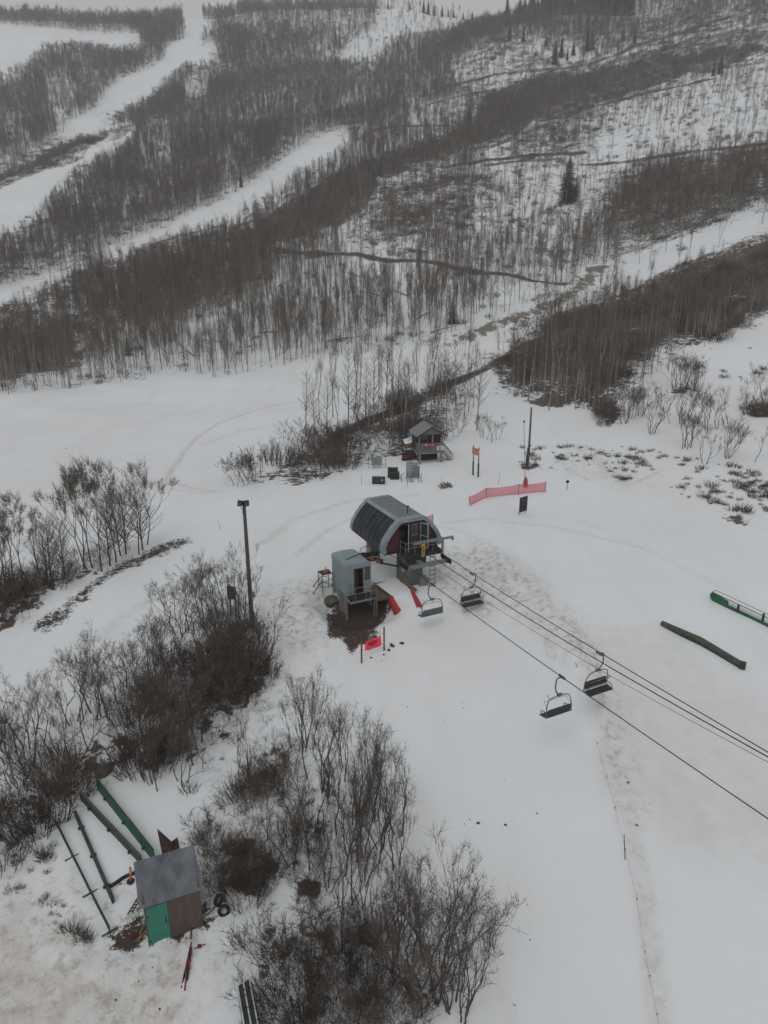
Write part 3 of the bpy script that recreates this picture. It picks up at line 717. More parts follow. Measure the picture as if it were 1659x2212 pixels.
# 2. low thickets, planted over their outlines
def fill(poly, n, kind, lo, hi, label, group, tilt=.15):
    P = ground_poly(poly); x0, y0 = P.min(0); x1, y1 = P.max(0)
    got = 0
    while got < n:
        x, y = rnd.uniform(x0, x1), rnd.uniform(y0, y1)
        if kind is TUFT and rnd.random() > 1.9 * (float(fbm(np.array([x / 3.5]), np.array([y / 3.5]), 81, 3)[0]) - .26): continue
        if inside(P, np.array([x]), np.array([y]))[0]:
            place(kind, x, y, lo * .7 + (hi * 1.1 - lo * .7) * rnd.random() ** 2 if kind is TUFT else rnd.uniform(lo, hi), label, group, tilt=tilt); got += 1
lt = [p for p, s in LITTER]
BS = "shrubs of the thickets"
fill(lt[0], 55, THICK, 1.0, 1.8, "dark twiggy shrub in the thicket below the tall lamp pole", "shrubs below the lamp pole")
fill(lt[2], 6, THICK, .4, .7, "low dark shrub on the snowy bank above the green panels", "shrubs above the green panels")
fill(lt[3], 14, THICK, .8, 1.35, "dark twiggy shrub in the ridge of brush left of the upright oaks", "shrubs left of the upright oaks")
fill(lt[4], 16, THICK, .7, 1.15, "dark twiggy shrub crowding the right side of the shed", "shrubs right of the shed")
fill(lt[5], 4, THICK, .7, 1.0, "dark round shrub alone between the two oak stands", "shrubs between the oak stands")
fill(lt[6], 18, THICK, .9, 1.5, "dense dark shrub in the bottom thicket beside the striped bin", "shrubs beside the striped bin")
fill(lt[7], 12, THICK, .8, 1.3, "dark shrub under the large bottom oaks", "shrubs under the bottom oaks")
fill(lt[8], 6, THICK, .5, .9, "small dark shrub between the oak stems near the run", "shrubs between the oak stems")
fill(lt[10], 50, THICK, 1.5, 3.0, "brown shrub on the bank left of the cabin", "shrubs on the bank by the cabin")
fill(lt[11], 24, THICK, .9, 1.7, "dark shrub at the foot of the left cottonwoods", "shrubs under the left cottonwoods")
fill(lt[15], 8, THICK, .9, 1.5, "dark shrub at the lower corner of the dark belt", "shrubs at the corner of the belt")
fill(lt[16], 6, THICK, .9, 1.5, "dark shrub at the right edge of the slope", "shrubs at the right edge")
fill(CH([(1380, 130), (1700, 160), (1700, 330), (1400, 420), (1300, 380)]), 7, TUFT, 1.2, 2.4, "small grey bush on the upper white slope", "bushes on the upper white slope", .1)
fill(lt[10], 26, OAK, .55, .85, "bushy bare oak in the brush strip running down to the left of the cabin", "oaks in the brush strip by the cabin", .08)
fill(lt[0], 14, OAK, .6, .9, "bare branching oak in the dense thicket below the tall lamp pole", "oaks in the thicket below the lamp pole", .08)
# sage tufts poking through the snow right of the poles
fill(CH([(200, 830), (560, 830), (900, 880), (1560, 980), (1700, 1060), (1700, 1240), (1200, 1230), (950, 1120), (700, 1080), (560, 1020), (380, 980), (200, 900)]), 146, TUFT, .6, 1.7, "sage tuft poking through the snow right of the poles", "sage tufts right of the poles", .1)
fill(CH([(1280, 1090), (1680, 1090), (1680, 1380), (1500, 1380), (1300, 1290)]), 36, TUFT, 1.0, 2.1, "large sage clump on the snow at the right edge", "sage clumps at the right edge", .1)
fill(CH([(10, 850), (140, 860), (150, 1000), (30, 1010)]), 12, TUFT, 1.1, 2.0, "brown sage clump at the foot of the wooden pole", "sage clumps at the pole", .1)
fill(CB([(-60, 0), (500, 20), (1000, 900), (1350, 1700), (700, 1700), (-60, 800)]), 50, TUFT, .5, 1.2, "tuft of dead stems on snow among the lower oaks", "tufts among the lower oaks", .1)
fill(CS([(0, 380), (100, 400), (220, 500), (200, 650), (60, 700), (0, 720)]), 8, TUFT, .8, 1.4, "tuft of dead stems at the lower left snow bank", "tufts at the lower left", .1)

fill(CS([(-160, 380), (0, 380), (60, 560), (160, 620), (120, 900), (260, 1010), (420, 1230), (260, 1250), (60, 1000), (-160, 900)]), 30, TUFT, .5, 1.1, "stub of dead stems on the trodden snow left of the stored rails", "stubs left of the stored rails", .1)
# 3. the hillside forest: nearest trees are things, the far mass is one stuff object each
def sample(density, seed, y0=98, y1=1090):
    rg = np.random.default_rng(seed)
    xm = .64 * y1 + 30; n = int(density * 2 * xm * (y1 - y0))
    x = rg.uniform(-xm, xm, n); y = rg.uniform(y0, y1, n)
    k = np.abs(x) < .64 * y + 30
    return x[k], y[k], rg
x, y, rg = sample(.42, 5)
A, B = cover(x, y)
clump_n = fbm(x / 16, y / 16, 51, 3)
dens_far = 1 - .35 * sstep(350, 900, y)
z = zfun(x, y)
sc = rg.uniform(.45, 1.14, len(x)) * np.where(B > .75, .85, 1.0) * (.8 + .45 * fbm(x / 40, y / 40, 52, 2))
for q in (1.6, 3.2, 4.8, 6.4, 8.0, 9.4, 10.6): A = np.minimum(A, seen_cover(x, y, z + q * sc)[0])
keep = rg.random(len(x)) < A * np.clip(.35 + 1.3 * (clump_n - .25), .1, 1.15) * dens_far
x, y, z, sc = x[keep], y[keep], z[keep], sc[keep]
u, v, c = project(x, y, z)
size = sc / c * np.where((u > -40) & (u < 1700), 1, 0)
order = np.argsort(-size); own = order[:215]; far = order[215:]
for i in own:
    lab, grp = (("slender grey aspen along the far edge of the white flat, low on the left hill", "aspens along the far edge of the flat") if u[i] < 1000 else
                ("slender aspen inside the dark belt above the right-hand slope", "aspens inside the dark belt") if v[i] > 600 + (1659 - u[i]) * .1 else
                ("slender aspen on the open hillside above the valley road", "aspens above the valley road"))
    place(ASPEN, x[i], y[i], sc[i], lab, grp, tilt=.05, z=z[i])

def scatter(name, label, cat, protos, P, scl, rot, ident):
    me = bpy.data.meshes.new(name); me.vertices.add(len(P)); me.vertices.foreach_set('co', P.astype(np.float32).ravel())
    for n, t, d in (('tree_scale', 'FLOAT_VECTOR', scl), ('tree_turn', 'FLOAT_VECTOR', rot)):
        at = me.attributes.new(n, t, 'POINT'); at.data.foreach_set('vector', d.astype(np.float32).ravel())
    at = me.attributes.new('tree_kind', 'INT', 'POINT'); at.data.foreach_set('value', ident.astype(np.int32))
    o = bpy.data.objects.new(name, me); COL.objects.link(o); tag(o, label, cat, None, 'stuff')
    ng = bpy.data.node_groups.new(name, 'GeometryNodeTree')
    ng.interface.new_socket('Geometry', in_out='INPUT', socket_type='NodeSocketGeometry')
    ng.interface.new_socket('Geometry', in_out='OUTPUT', socket_type='NodeSocketGeometry')
    gi = ng.nodes.new('NodeGroupInput'); go = ng.nodes.new('NodeGroupOutput'); L = ng.links.new
    allj = ng.nodes.new('GeometryNodeJoinGeometry')
    for parts in protos:
        j = ng.nodes.new('GeometryNodeJoinGeometry')
        for p in parts:
            oi = ng.nodes.new('GeometryNodeObjectInfo'); oi.inputs['Object'].default_value = p; oi.transform_space = 'ORIGINAL'
            L(oi.outputs['Geometry'], j.inputs[0])
        g = ng.nodes.new('GeometryNodeGeometryToInstance'); L(j.outputs[0], g.inputs[0]); L(g.outputs[0], allj.inputs[0])
    ip = ng.nodes.new('GeometryNodeInstanceOnPoints'); L(gi.outputs[0], ip.inputs['Points']); L(allj.outputs[0], ip.inputs['Instance'])
    ip.inputs['Pick Instance'].default_value = True
    def na(n, t):
        a = ng.nodes.new('GeometryNodeInputNamedAttribute'); a.data_type = t; a.inputs['Name'].default_value = n; return a.outputs['Attribute']
    L(na('tree_kind', 'INT'), ip.inputs['Instance Index']); L(na('tree_scale', 'FLOAT_VECTOR'), ip.inputs['Scale'])
    er = ng.nodes.new('FunctionNodeEulerToRotation'); L(na('tree_turn', 'FLOAT_VECTOR'), er.inputs[0]); L(er.outputs[0], ip.inputs['Rotation'])
    L(ip.outputs[0], go.inputs[0])
    md = o.modifiers.new('scatter', 'NODES'); md.node_group = ng
    return o
def kids(pr): return [c for c in pr.children]
n = len(far); s3 = np.repeat(sc[far][:, None], 3, 1); s3[:, :2] *= (1.0 + .7 * sstep(250, 800, y[far]))[:, None]
rot = np.stack([rg.normal(0, .055, n), rg.normal(0, .055, n), rg.uniform(0, 6.28, n)], 1)
scatter('aspen_forest', 'grey brown leafless aspen forest covering the hillside between the snow runs', 'forest', [kids(p) for p in ASPEN], np.stack([x[far], y[far], z[far]], 1), s3, rot, rg.integers(0, len(ASPEN), n))
print('far aspens', n)

# scrub on the hillside
x, y, rg = sample(.16, 6)
A, B = cover(x, y)
cn = fbm(x / 9, y / 9, 61, 3)
B = np.minimum(B, seen_cover(x, y, zfun(x, y) + 2.2)[1] + .05)
keep = rg.random(len(x)) < np.clip(B * np.clip(.1 + 3.0 * (cn - .33), .03, 1.4), 0, 1) * (1 - .45 * sstep(300, 800, y)) * .85
x, y, B_ = x[keep], y[keep], B[keep]; z = zfun(x, y)
sc = rg.uniform(.7, 1.7, len(x)) * np.where(B_ > .75, 1.5, np.where(B_ < .45, .75, 1.0)) * (1 + .5 * sstep(250, 700, y))
u, v, c = project(x, y, z)
size = sc / c * np.where((u > -40) & (u < 1700), 1, 0)
order = np.argsort(-size); own = order[:58]; far = order[58:]
for i in own:
    lab, grp = (("dense dark shrub in the dark belt above the right-hand slope", "shrubs inside the dark belt") if u[i] > 1000 else
                ("dark shrub at the foot of the hill beyond the white flat", "shrubs beyond the white flat"))
    place(THICK, x[i], y[i], sc[i], lab, grp, tilt=.1, z=z[i])
n = len(far)
rot = np.stack([rg.normal(0, .1, n), rg.normal(0, .1, n), rg.uniform(0, 6.28, n)], 1)
scatter('hillside_scrub', 'dark brown leafless scrub thickets banding the snowy hillside', 'scrub', [[p] for p in THICK], np.stack([x[far], y[far], z[far]], 1), np.repeat(sc[far][:, None], 3, 1), rot, rg.integers(0, len(THICK), n))
print('far scrub', n)

# conifers: foot in the picture, height in metres
sp = [(1225, 440, 20), (1243, 425, 8), (278, 768, 6), (977, 700, 7), (580, 243, 9), (627, 243, 5), (725, 100, 14), (735, 105, 10), (712, 108, 7), (860, 110, 11), (905, 130, 12), (880, 105, 9), (1012, 275, 12), (1100, 90, 12), (1130, 90, 11), (1198, 140, 15), (1212, 125, 14), (1268, 112, 15), (1278, 108, 12), (1370, 95, 9), (1180, 100, 8), (1225, 130, 8), (1238, 120, 9), (1345, 90, 10), (1010, 300, 8), (455, 385, 5), (420, 438, 6), (521, 405, 6), (1555, 160, 10), (1540, 165, 8)]
for (px, py, pz), (uu, vv, h) in zip(hits([s[:2] for s in sp]), sp):
    place(CONIF, px, py, (h / 9 * .95, h / 9 * .95, h / 9 * .84) if h == 20 else h / 9, ("tall dark spruce standing alone on the snowy slope above the valley" if h == 20 else
          "small dark spruce at the edge of the snow run among the bare trees" if uu < 760 else "small dark spruce dotted over the upper right hillside"),
          "lone spruce" if h == 20 else "spruces by the left runs" if uu < 760 else "spruces on the upper right hillside", z=pz)
crest = [(838, 16), (885, 12), (915, 12), (925, 12), (938, 12), (955, 13), (968, 13), (980, 13), (1000, 14), (1020, 15), (1030, 15), (1042, 16), (1055, 18), (1068, 20), (1094, 30), (1112, 34), (1122, 36), (1132, 36), (1142, 38), (1152, 38), (1160, 38), (1170, 39), (1180, 38), (1188, 37), (1196, 38), (1212, 33), (1222, 33), (1232, 33), (1250, 30), (1262, 31), (1274, 32), (1286, 32), (1300, 33), (1312, 33), (1324, 34), (1336, 34), (1350, 34), (1362, 35), (1118, 32), (1148, 32), (1176, 33), (1204, 32), (1268, 28), (1295, 29), (1330, 29)]
crest = crest
def on_ridge(uu, vv):
    """first ground met below the skyline in that direction"""
    for k in range(40):
        p = hits([(uu, vv + 2 * k)])[0]
        if not MISSED[0][0]: return p
    return p
fallen = [(600, 620, .5, 7), (640, 690, 1.2, 8), (560, 720, -.4, 7), (820, 640, 2.4, 8), (900, 690, .9, 7), (700, 740, .1, 9), (780, 600, 2.2, 8), (480, 740, 2.6, 7), (880, 640, 2.3, 9), (690, 700, -.7, 6), (1320, 560, .2, 8), (1240, 690, 2.5, 6), (420, 770, 2.2, 7), (930, 720, .4, 7)]
for (px, py, pz), (uu, vv, an, ln) in zip(hits([f[:2] for f in fallen]), fallen):
    m = MB(); q = Vector((math.cos(an), math.sin(an), 0)) * ln; q.z = ground(px + q.x, py + q.y) - pz
    m.tube([(0, 0, .15), q * .5 + Vector((0, 0, .35)), q + Vector((0, 0, .2))], [.13, .10, .04], 6)
    for k in range(5): s = q * (.45 + .1 * k) + Vector((0, 0, .3)); m.spike(s, s + Vector((rnd.uniform(-.8, .8), rnd.uniform(-.8, .8), rnd.uniform(.2, .9))), .03)
    o = m.build('fallen_tree', M['oak_bark']); o.location = (px, py, pz); tag(o, 'grey fallen aspen trunk lying on snow among the standing trees of the far hill', 'fallen tree', 'fallen trunks on the far hill')
for (px, py, pz), (uu, vv) in [(on_ridge(*q), q) for q in crest]:
    place(CONIF, px, py, rnd.uniform(9, 18) / 9 * (.75 if uu < 1080 else 1.3), "dark spruce in the row along the skyline at the top of the hill", "spruces along the skyline", z=pz)
# ---------------------------------------------------------------- object materials
M['shell'] = mat('terminal_grey_blue', (.235, .287, .31), .55, var=.16, scale=1.6)
M['roofmetal'] = mat('roof_ribbed_metal', (.31, .35, .365), .55, var=.10, scale=3)
M['darkpanel'] = mat('smoked_panel', (.022, .028, .030), .42, var=.5, scale=1.3, spec=.22)
M['maroon'] = mat('maroon_paint', (.085, .022, .030), .6, var=.15)
M['steel'] = mat('galvanised_steel', (.22, .23, .23), .5, .3, var=.15, scale=8)
M['darksteel'] = mat('dark_steel', (.035, .038, .040), .55, .3)
M['concrete'] = mat('pedestal_grey', (.125, .13, .13), .8, var=.2, scale=3, bump=.3)
M['yellow'] = mat('yellow_paint', (.62, .36, .03), .6)
M['black'] = mat('black_rubber', (.015, .016, .017), .6)
M['hutpaint'] = mat('hut_grey_blue', (.235, .285, .304), .55, var=.06, scale=2)
M['doorframe'] = mat('door_frame_grey', (.30, .31, .31), .6)
M['white'] = mat('white_frame', (.50, .51, .51), .6)
M['greywood'] = mat('weathered_boards', (.25, .24, .225), .9, var=.3, scale=9, stretch=(1, 1, .15))
M['wood'] = mat('brown_timber', (.13, .082, .052), .85, var=.3, scale=9, stretch=(1, 1, .2))
M['yellowwood'] = mat('ochre_timber', (.20, .135, .060), .85, var=.25)
M['redcloth'] = mat('red_fabric', (.36, .035, .042), .8, var=.15)
M['snowpart'] = mat('snow_cover', (.77, .77, .775), .8, var=.03, scale=1.5, bump=.4)
M['orange'] = mat('orange_plastic', (.75, .10, .035), .5, var=.08)
M['pink'] = mat('pink_banner', (.95, .06, .12), .7, var=.06, scale=3)
M['ink'] = mat('dark_ink', (.05, .008, .012), .7)
M['seat'] = mat('seat_vinyl', (.034, .036, .038), .6)
M['seatgrey'] = mat('seat_grey', (.105, .112, .115), .6)
M['dullred'] = mat('dull_red', (.19, .028, .032), .7)
M['chairtube'] = mat('chair_tube', (.15, .155, .16), .5, .3)
M['rope'] = mat('wire_rope', (.022, .022, .024), .6, .2)
M['polewood'] = mat('pole_wood', (.105, .092, .078), .9, var=.3, scale=5, stretch=(1, 1, .1))
M['rust'] = mat('rusty_steel', (.095, .065, .055), .8, .2, var=.3, scale=4)
M['greenpaint'] = mat('green_paint', (.018, .115, .058), .55, var=.25, scale=3)
M['darkgreen'] = mat('dark_green_paint', (.028, .055, .042), .6, var=.3, scale=4)
M['railtop'] = mat('grey_brown_rail', (.078, .075, .064), .6, var=.25, scale=5)
M['teal'] = mat('teal_door', (.045, .205, .145), .6, var=.10, scale=4)
M['brownwall'] = mat('brown_siding', (.115, .083, .072), .8, var=.14, scale=5, stretch=(1, 1, .2))
M['corr'] = mat('corrugated_metal', (.165, .18, .20), .45, .25, var=.35, scale=1.8, stretch=(1, .4, 1))
M['boxgreen'] = mat('utility_box', (.030, .036, .034), .6, var=.2)
M['cabgrey'] = mat('cabinet_grey', (.22, .25, .26), .5, .1)
M['cabinwall'] = mat('cabin_boards', (.060, .034, .034), .85, var=.2, scale=6)
M['cabintrim'] = mat('cabin_trim', (.19, .182, .178), .8, var=.12)
M['cabinroof'] = mat('cabin_roof', (.20, .215, .225), .7, var=.12, scale=3)
M['glass'] = mat('window_glass', (.045, .05, .055), .15, spec=.6)
M['tarp'] = mat('blue_tarp', (.07, .20, .34), .5)
M['signorange'] = mat('orange_sign', (.50, .135, .03), .7, var=.1)
M['cream'] = mat('cream_letters', (.62, .50, .36), .7)
M['board'] = mat('black_board', (.018, .019, .021), .5, var=.3, scale=3)
M['rock'] = mat('tan_rock', (.115, .098, .078), .9, var=.3, scale=2.5, bump=.6)
def net_material():
    m, nt, bs = nt_new('red_netting')
    bs.inputs['Base Color'].default_value = (.62, .035, .07, 1); bs.inputs['Roughness'].default_value = .8
    tr = nt.nodes.new('ShaderNodeBsdfTransparent'); mx = nt.nodes.new('ShaderNodeMixShader'); mx.inputs[0].default_value = .62
    nt.links.new(tr.outputs[0], mx.inputs[1]); nt.links.new(bs.outputs[0], mx.inputs[2])
    nt.links.new(mx.outputs[0], nt.nodes['Material Output'].inputs[0]); return m
M['net'] = net_material()
def sub(o, p): return Vector(p) - Vector(o)
def strokes(mb, x0, x1, z0, z1, y, n, w, rg):
    """a row of hand-painted letters too small to read, as short raised strokes on a face looking along -y"""
    step = (x1 - x0) / n
    for i in range(n):
        a = x0 + step * (i + .15); b = a + step * .62; m = (z0 + z1) / 2
        segs = [((a, z0), (a, z1)), ((a, z1), (b, z1)), ((a, m), (b, m)), ((b, z0), (b, m)), ((a, z0), (b, z0)), ((b, m), (b, z1)), ((a, z1), (b, z0))]
        for (p, q) in rg.sample(segs, 3):
            mb.bar((p[0], y, p[1]), (q[0], y, q[1]), w, w)

# ---------------------------------------------------------------- lift terminal
PHI = R(26.44); BASEZ = 1.0
O = plane_at(885, 1255, BASEZ)
rv_, fv_ = Vector((math.cos(PHI), math.sin(PHI), 0)), Vector((math.sin(PHI), -math.cos(PHI), 0))   # to the right, and out along the line
def W(a, b, z=0): return Vector((O.x, O.y, BASEZ)) + rv_ * a + fv_ * b + Vector((0, 0, z))
T = thing('lift_terminal', 'grey blue chairlift terminal with barrel roof, maroon end wall and railed platform', 'ski lift', (O.x, O.y, BASEZ), PHI)
_h = [(-2.28, 2.62), (-2.40, 2.86), (-2.39, 3.18), (-2.22, 3.62), (-1.93, 4.08), (-1.55, 4.54), (-1.18, 4.90), (-.92, 5.06)]
PR = _h + [(-x, z) for x, z in _h[::-1]]
def inset(P, d):
    out = []
    for i, (x, z) in enumerate(P):
        a = P[max(i - 1, 0)]; b = P[min(i + 1, len(P) - 1)]
        dx, dz = b[0] - a[0], b[1] - a[1]; l = math.hypot(dx, dz)
        out.append((x + dz / l * d, z - dx / l * d))
    return out
def strip(mb, P, d0, d1, y0, y1):
    a, b = inset(P, d0), inset(P, d1); poly = a + b[::-1]
    n = len(P)
    vs = [(p[0], y0, p[1]) for p in a] + [(p[0], y0, p[1]) for p in b] + [(p[0], y1, p[1]) for p in a] + [(p[0], y1, p[1]) for p in b]
    fs = []
    for i in range(n - 1):
        fs += [(i, i + 1, 2 * n + i + 1, 2 * n + i), (n + i + 1, n + i, 3 * n + i, 3 * n + i + 1), (i + 1, i, n + i, n + i + 1), (2 * n + i, 2 * n + i + 1, 3 * n + i + 1, 3 * n + i)]
    fs += [(0, 2 * n, 3 * n, n), (n - 1, 2 * n - 1, 4 * n - 1, 3 * n - 1)]
    mb.add(vs, fs)
Y0, Y1 = -.35, 5.35
m = MB(); strip(m, PR, -.03, .26, Y0, Y0 + .48); m.build('front_arch', M['shell'], T)
m = MB(); strip(m, PR, -.03, .26, Y1 - .42, Y1); m.build('rear_arch', M['shell'], T)
for sgn in (-1, 1):
    side = PR[:8] if sgn < 0 else PR[8:]
    m = MB(); strip(m, side[1:-1] if sgn < 0 else side[1:-1], .03, .07, Y0 + .48, Y1 - .42)
    pan = m.build('side_panel', M['darkpanel'], T, smooth=False)
    m = MB()
    for k in range(7):
        yy = Y0 + .48 + (Y1 - Y0 - .9) * (k + .5) / 7 + .28
        strip(m, side[1:-1], .005, .03, yy, yy + .035)
    m.build('panel_rib', M['black'], pan)
    m = MB(); strip(m, side[-2:] if sgn < 0 else side[:2], -.01, .1, Y0 + .48, Y1 - .42); m.build('roof_edge', M['shell'], T)
    m = MB(); strip(m, side[:2] if sgn < 0 else side[-2:], 0, .09, Y0 + .48, Y1 - .42); m.build('bottom_rail', M['rust'], T)
m = MB(); m.bb(-.92, .92, Y0 + .48, Y1 - .42, 4.97, 5.045); rf = m.build('roof_panel', M['roofmetal'], T)
m = MB()
for k in range(24):
    yy = Y0 + .58 + (Y1 - Y0 - 1.1) * k / 23; m.bb(-.90, .90, yy - .016, yy + .016, 5.045, 5.075)
m.build('roof_rib', M['concrete'], rf)
m = MB(); m.tube([(.15, .75, 5.04), (.15, .75, 5.58)], .035, 8); m.bb(.03, .27, .70, .80, 5.58, 5.63); m.build('roof_pipe', M['black'], T)
m = MB(); m.bb(-2.2, 2.2, Y0 + .1, Y1 - .1, 2.52, 2.62); m.build('floor', M['darksteel'], T)
IN = inset(PR, .2)
def archz(x):
    pts = IN
    best = 2.63
    for i in range(len(pts) - 1):
        (xa, za), (xb, zb) = pts[i], pts[i + 1]
        if min(xa, xb) - 1e-9 <= x <= max(xa, xb) + 1e-9 and abs(xb - xa) > 1e-6:
            best = max(best, za + (zb - za) * (x - xa) / (xb - xa))
    return best
def wall_piece(mb, x0, x1, zb, y0, y1, zt=None):
    xs = [x0 + (x1 - x0) * i / 8 for i in range(9)]
    poly = [(x0, zb), (x1, zb)] + [(xx, zt if zt else archz(xx)) for xx in xs[::-1]]
    mb.extrude(poly, 'y', y0, y1)
m = MB(); wall_piece(m, -2.13, -.98, 2.63, -.12, -.04); wall_piece(m, 1.0, 2.13, 2.63, -.12, -.04); wall_piece(m, -.98, 1.0, 4.52, -.12, -.04)
m.bb(.52, .70, -.12, -.04, 2.63, 4.52); m.bb(-.2, .06, -.12, -.04, 2.63, 4.52); m.build('end_wall', M['maroon'], T)
m = MB(); wall_piece(m, -2.13, 2.13, 2.63, Y1 - .32, Y1 - .26); m.build('rear_wall', M['maroon'], T)
dr = MB().bb(.06, .52, -.10, -.06, 2.63, 4.5).build('service_door', M['cabgrey'], T)
m = MB()
for k in range(9): m.bb(.09, .49, -.13, -.102, 2.74 + k * .10, 2.80 + k * .10)
m.build('louvre', M['darksteel'], dr)
MB().bb(.10, .48, -.115, -.102, 3.72, 4.42).build('pane', M['glass'], dr)
for x0, ang in ((-.22, R(-118)), (.74, R(-62))):
    d_ = bpy.data.objects.new('open_door', None)
    m = MB(); w, h = .72, 1.95
    m.bb(0, .09, -.03, .03, 0, h); m.bb(w - .09, w, -.03, .03, 0, h); m.bb(.09, w - .09, -.03, .03, h - .10, h); m.bb(.09, w - .09, -.03, .03, 0, .12); m.bb(.09, w - .09, -.03, .03, .92, .98)
    dd = m.build('open_door', M['doorframe'], T); dd.location = (x0, -.14, 2.64); dd.rotation_euler = (0, 0, ang)
    MB().bb(.09, w - .09, -.008, .008, .12, h - .1).build('pane', M['glass'], dd)
    bpy.data.objects.remove(d_)
m = MB(); m.bb(-.9, -.3, .6, 2.2, 2.63, 3.6); m.bb(-.75, -.45, .3, .6, 2.63, 3.4); m.tube([(-.6, .2, 3.75), (-.6, 1.6, 3.75)], .28, 12); m.bb(.7, 1.4, .5, 1.6, 2.63, 3.4); m.build('drive_motor', M['boxgreen'], T)
m = MB(); m.extrude([(-.72, -.75), (.60, -.75), (.80, -.5), (.80, .75), (-.72, .75)], 'z', -.6, 2.515); m.build('pedestal', M['concrete'], T)
m = MB(); m.box((.55, -.95, .15), (.75, .5, .9), None, 0, .75); m.build('footing', M['steel'], T)
m = MB(); m.bb(-1.05, 2.05, -1.2, -.36, 2.46, 2.58); m.bb(-1.05, 2.05, -1.23, -1.202, 2.32, 2.60); m.bb(-.7, .7, -1.15, -.76, 1.8, 2.455); plat = m.build('platform', M['darksteel'], T)
m = MB()
def rail_run(mb, pts, z0, h, r=.022, mids=(1.0, .55), step=.85):
    for i in range(len(pts) - 1):
        a, b = Vector((*pts[i], z0)), Vector((*pts[i + 1], z0)); L = (b - a).length; k = max(1, round(L / step))
        for j in range(k + (1 if i == len(pts) - 2 else 0)):
            p = a.lerp(b, j / k); mb.tube([p, p + Vector((0, 0, h))], r, 6)
        for q in mids: mb.tube([a + Vector((0, 0, h * q)), b + Vector((0, 0, h * q))], r, 6)
rail_run(m, [(-1.0, -.4), (-1.0, -1.16), (2.0, -1.16), (2.0, -.4)], 2.58, .95)
m.build('railing', M['steel'], T)
m = MB(); m.bar((-.45, -1.3, 3.48), (2.85, -1.3, 3.48), .12, .16); m.bb(2.74, 2.87, -1.38, -1.22, 3.24, 3.395); m.bb(1.9, 2.04, -1.36, -1.24, 2.1, 3.395); m.build('hoist_beam', M['steel'], T)
m = MB(); m.bar((-1.75, -1.95, 2.02), (2.05, -1.95, 2.02), .2, .26); m.bb(-.15, .15, -1.84, -.76, 1.92, 2.12); m.build('crossarm', M['steel'], T)
def zrope(side, b): return (2.36 + .001 * b * b) if side > 0 else (2.5 + .0008 * b * b)
for sx, nm in ((1.9, 'sheave'), (-1.6, 'sheave')):
    zz = zrope(1 if sx > 0 else -1, 2.0)
    m = MB(); m.bar((sx, -2.6, zz - .30), (sx, -1.3, zz - .30), .10, .14); m.bar((sx, -1.95, 1.9), (sx, -1.95, zz - .24), .12)
    as_ = m.build('sheave_frame', M['darksteel'], T)
    for yy in (-2.5, -2.2, -1.9, -1.6, -1.35):
        w = MB(); w.tube([(sx - .05, yy, zz - .165), (sx + .05, yy, zz - .165)], .13, 14); w.build(nm, M['black'], as_)
m = MB()
for xx in (.85, 1.28): m.bar((xx, -1.5, -.4), (xx + .12, -1.25, 2.5), .05, .09)
for k in range(8):
    f = (k + .6) / 8.4; m.bar((.85 + .12 * f, -1.5 + .25 * f, -.4 + 2.9 * f), (1.28 + .12 * f, -1.5 + .25 * f, -.4 + 2.9 * f), .09, .04)
m.build('ladder', M['steel'], T)
m = MB(); m.bb(.18, .46, -1.40, -1.375, 2.40, 3.39); sg = m.build('warning_sign', M['yellow'], T)
m = MB(); rg_ = random.Random(3)
for k in range(6): strokes(m, .22, .42, 2.50 + k * .14, 2.59 + k * .14, -1.407, 4, .016, rg_)
m.build('lettering', M['black'], sg)
m = MB(); ring = [(1.62 * math.cos(i / 40 * 6.2832) + .15, 2.75 + 1.62 * math.sin(i / 40 * 6.2832), 2.10) for i in range(41)]; m.tube(ring, .07, 8)
for k in range(6): a = k * math.pi / 3; m.bar((.15, 2.75, 2.1), (.15 + 1.6 * math.cos(a), 2.75 + 1.6 * math.sin(a), 2.1), .12, .08)
m.tube([(.15, 2.75, 1.85), (.15, 2.75, 2.17)], .25, 14); m.build('bullwheel', M['darksteel'], T)
m = MB(); m.bar((-.75, .3, 1.2), (-1.9, .9, 1.45), .1, .1); m.bb(-2.0, -1.8, .8, 1.0, 1.4, 1.75); m.build('sensor_arm', M['darksteel'], T)

# ropes: one endless haul rope, two fixed lines above it
m = MB()
PA = [W(1.9, b, zrope(1, b)) for b in [1.2, 4, 8, 12, 16, 20, 24, 28, 33, 40, 50, 60]]
PD = [W(-1.6, b, zrope(-1, b)) for b in [1.2, 4, 8, 12, 16, 20, 24, 28, 33, 40, 50, 60]]
arc = [W(.15 + 1.69 * math.cos(a), -2.75 - 1.69 * math.sin(a), 2.10) for a in [math.pi * k / 16 for k in range(17)]]
m.tube(PA[::-1] + [W(1.86, -1.2, 2.2)] + arc + [W(-1.56, -1.2, 2.25)] + PD, .024, 6, caps=False)
tag(m.build('haul_rope', M['rope']), 'black endless haul rope carrying the chairs out of the lift terminal', 'cable')
m = MB(); m.tube([W(.6, b, 2.62 + .0016 * b * b) for b in [.9, 4, 8, 12, 16, 20, 24, 28, 33, 40, 50, 60]], .026, 6, caps=False)
tag(m.build('guide_cable', M['rope']), 'thicker fixed cable just below the upper haul rope, from under the platform', 'cable')
m = MB(); m.tube([W(0, b, 2.42 + .0021 * b * b) for b in [.8, 4, 8, 12, 16, 20, 24, 28, 33, 40, 50, 60]], .011, 5, caps=False)
tag(m.build('communication_line', M['rope']), 'thinnest overhead line, between the two strands of the haul rope', 'cable')

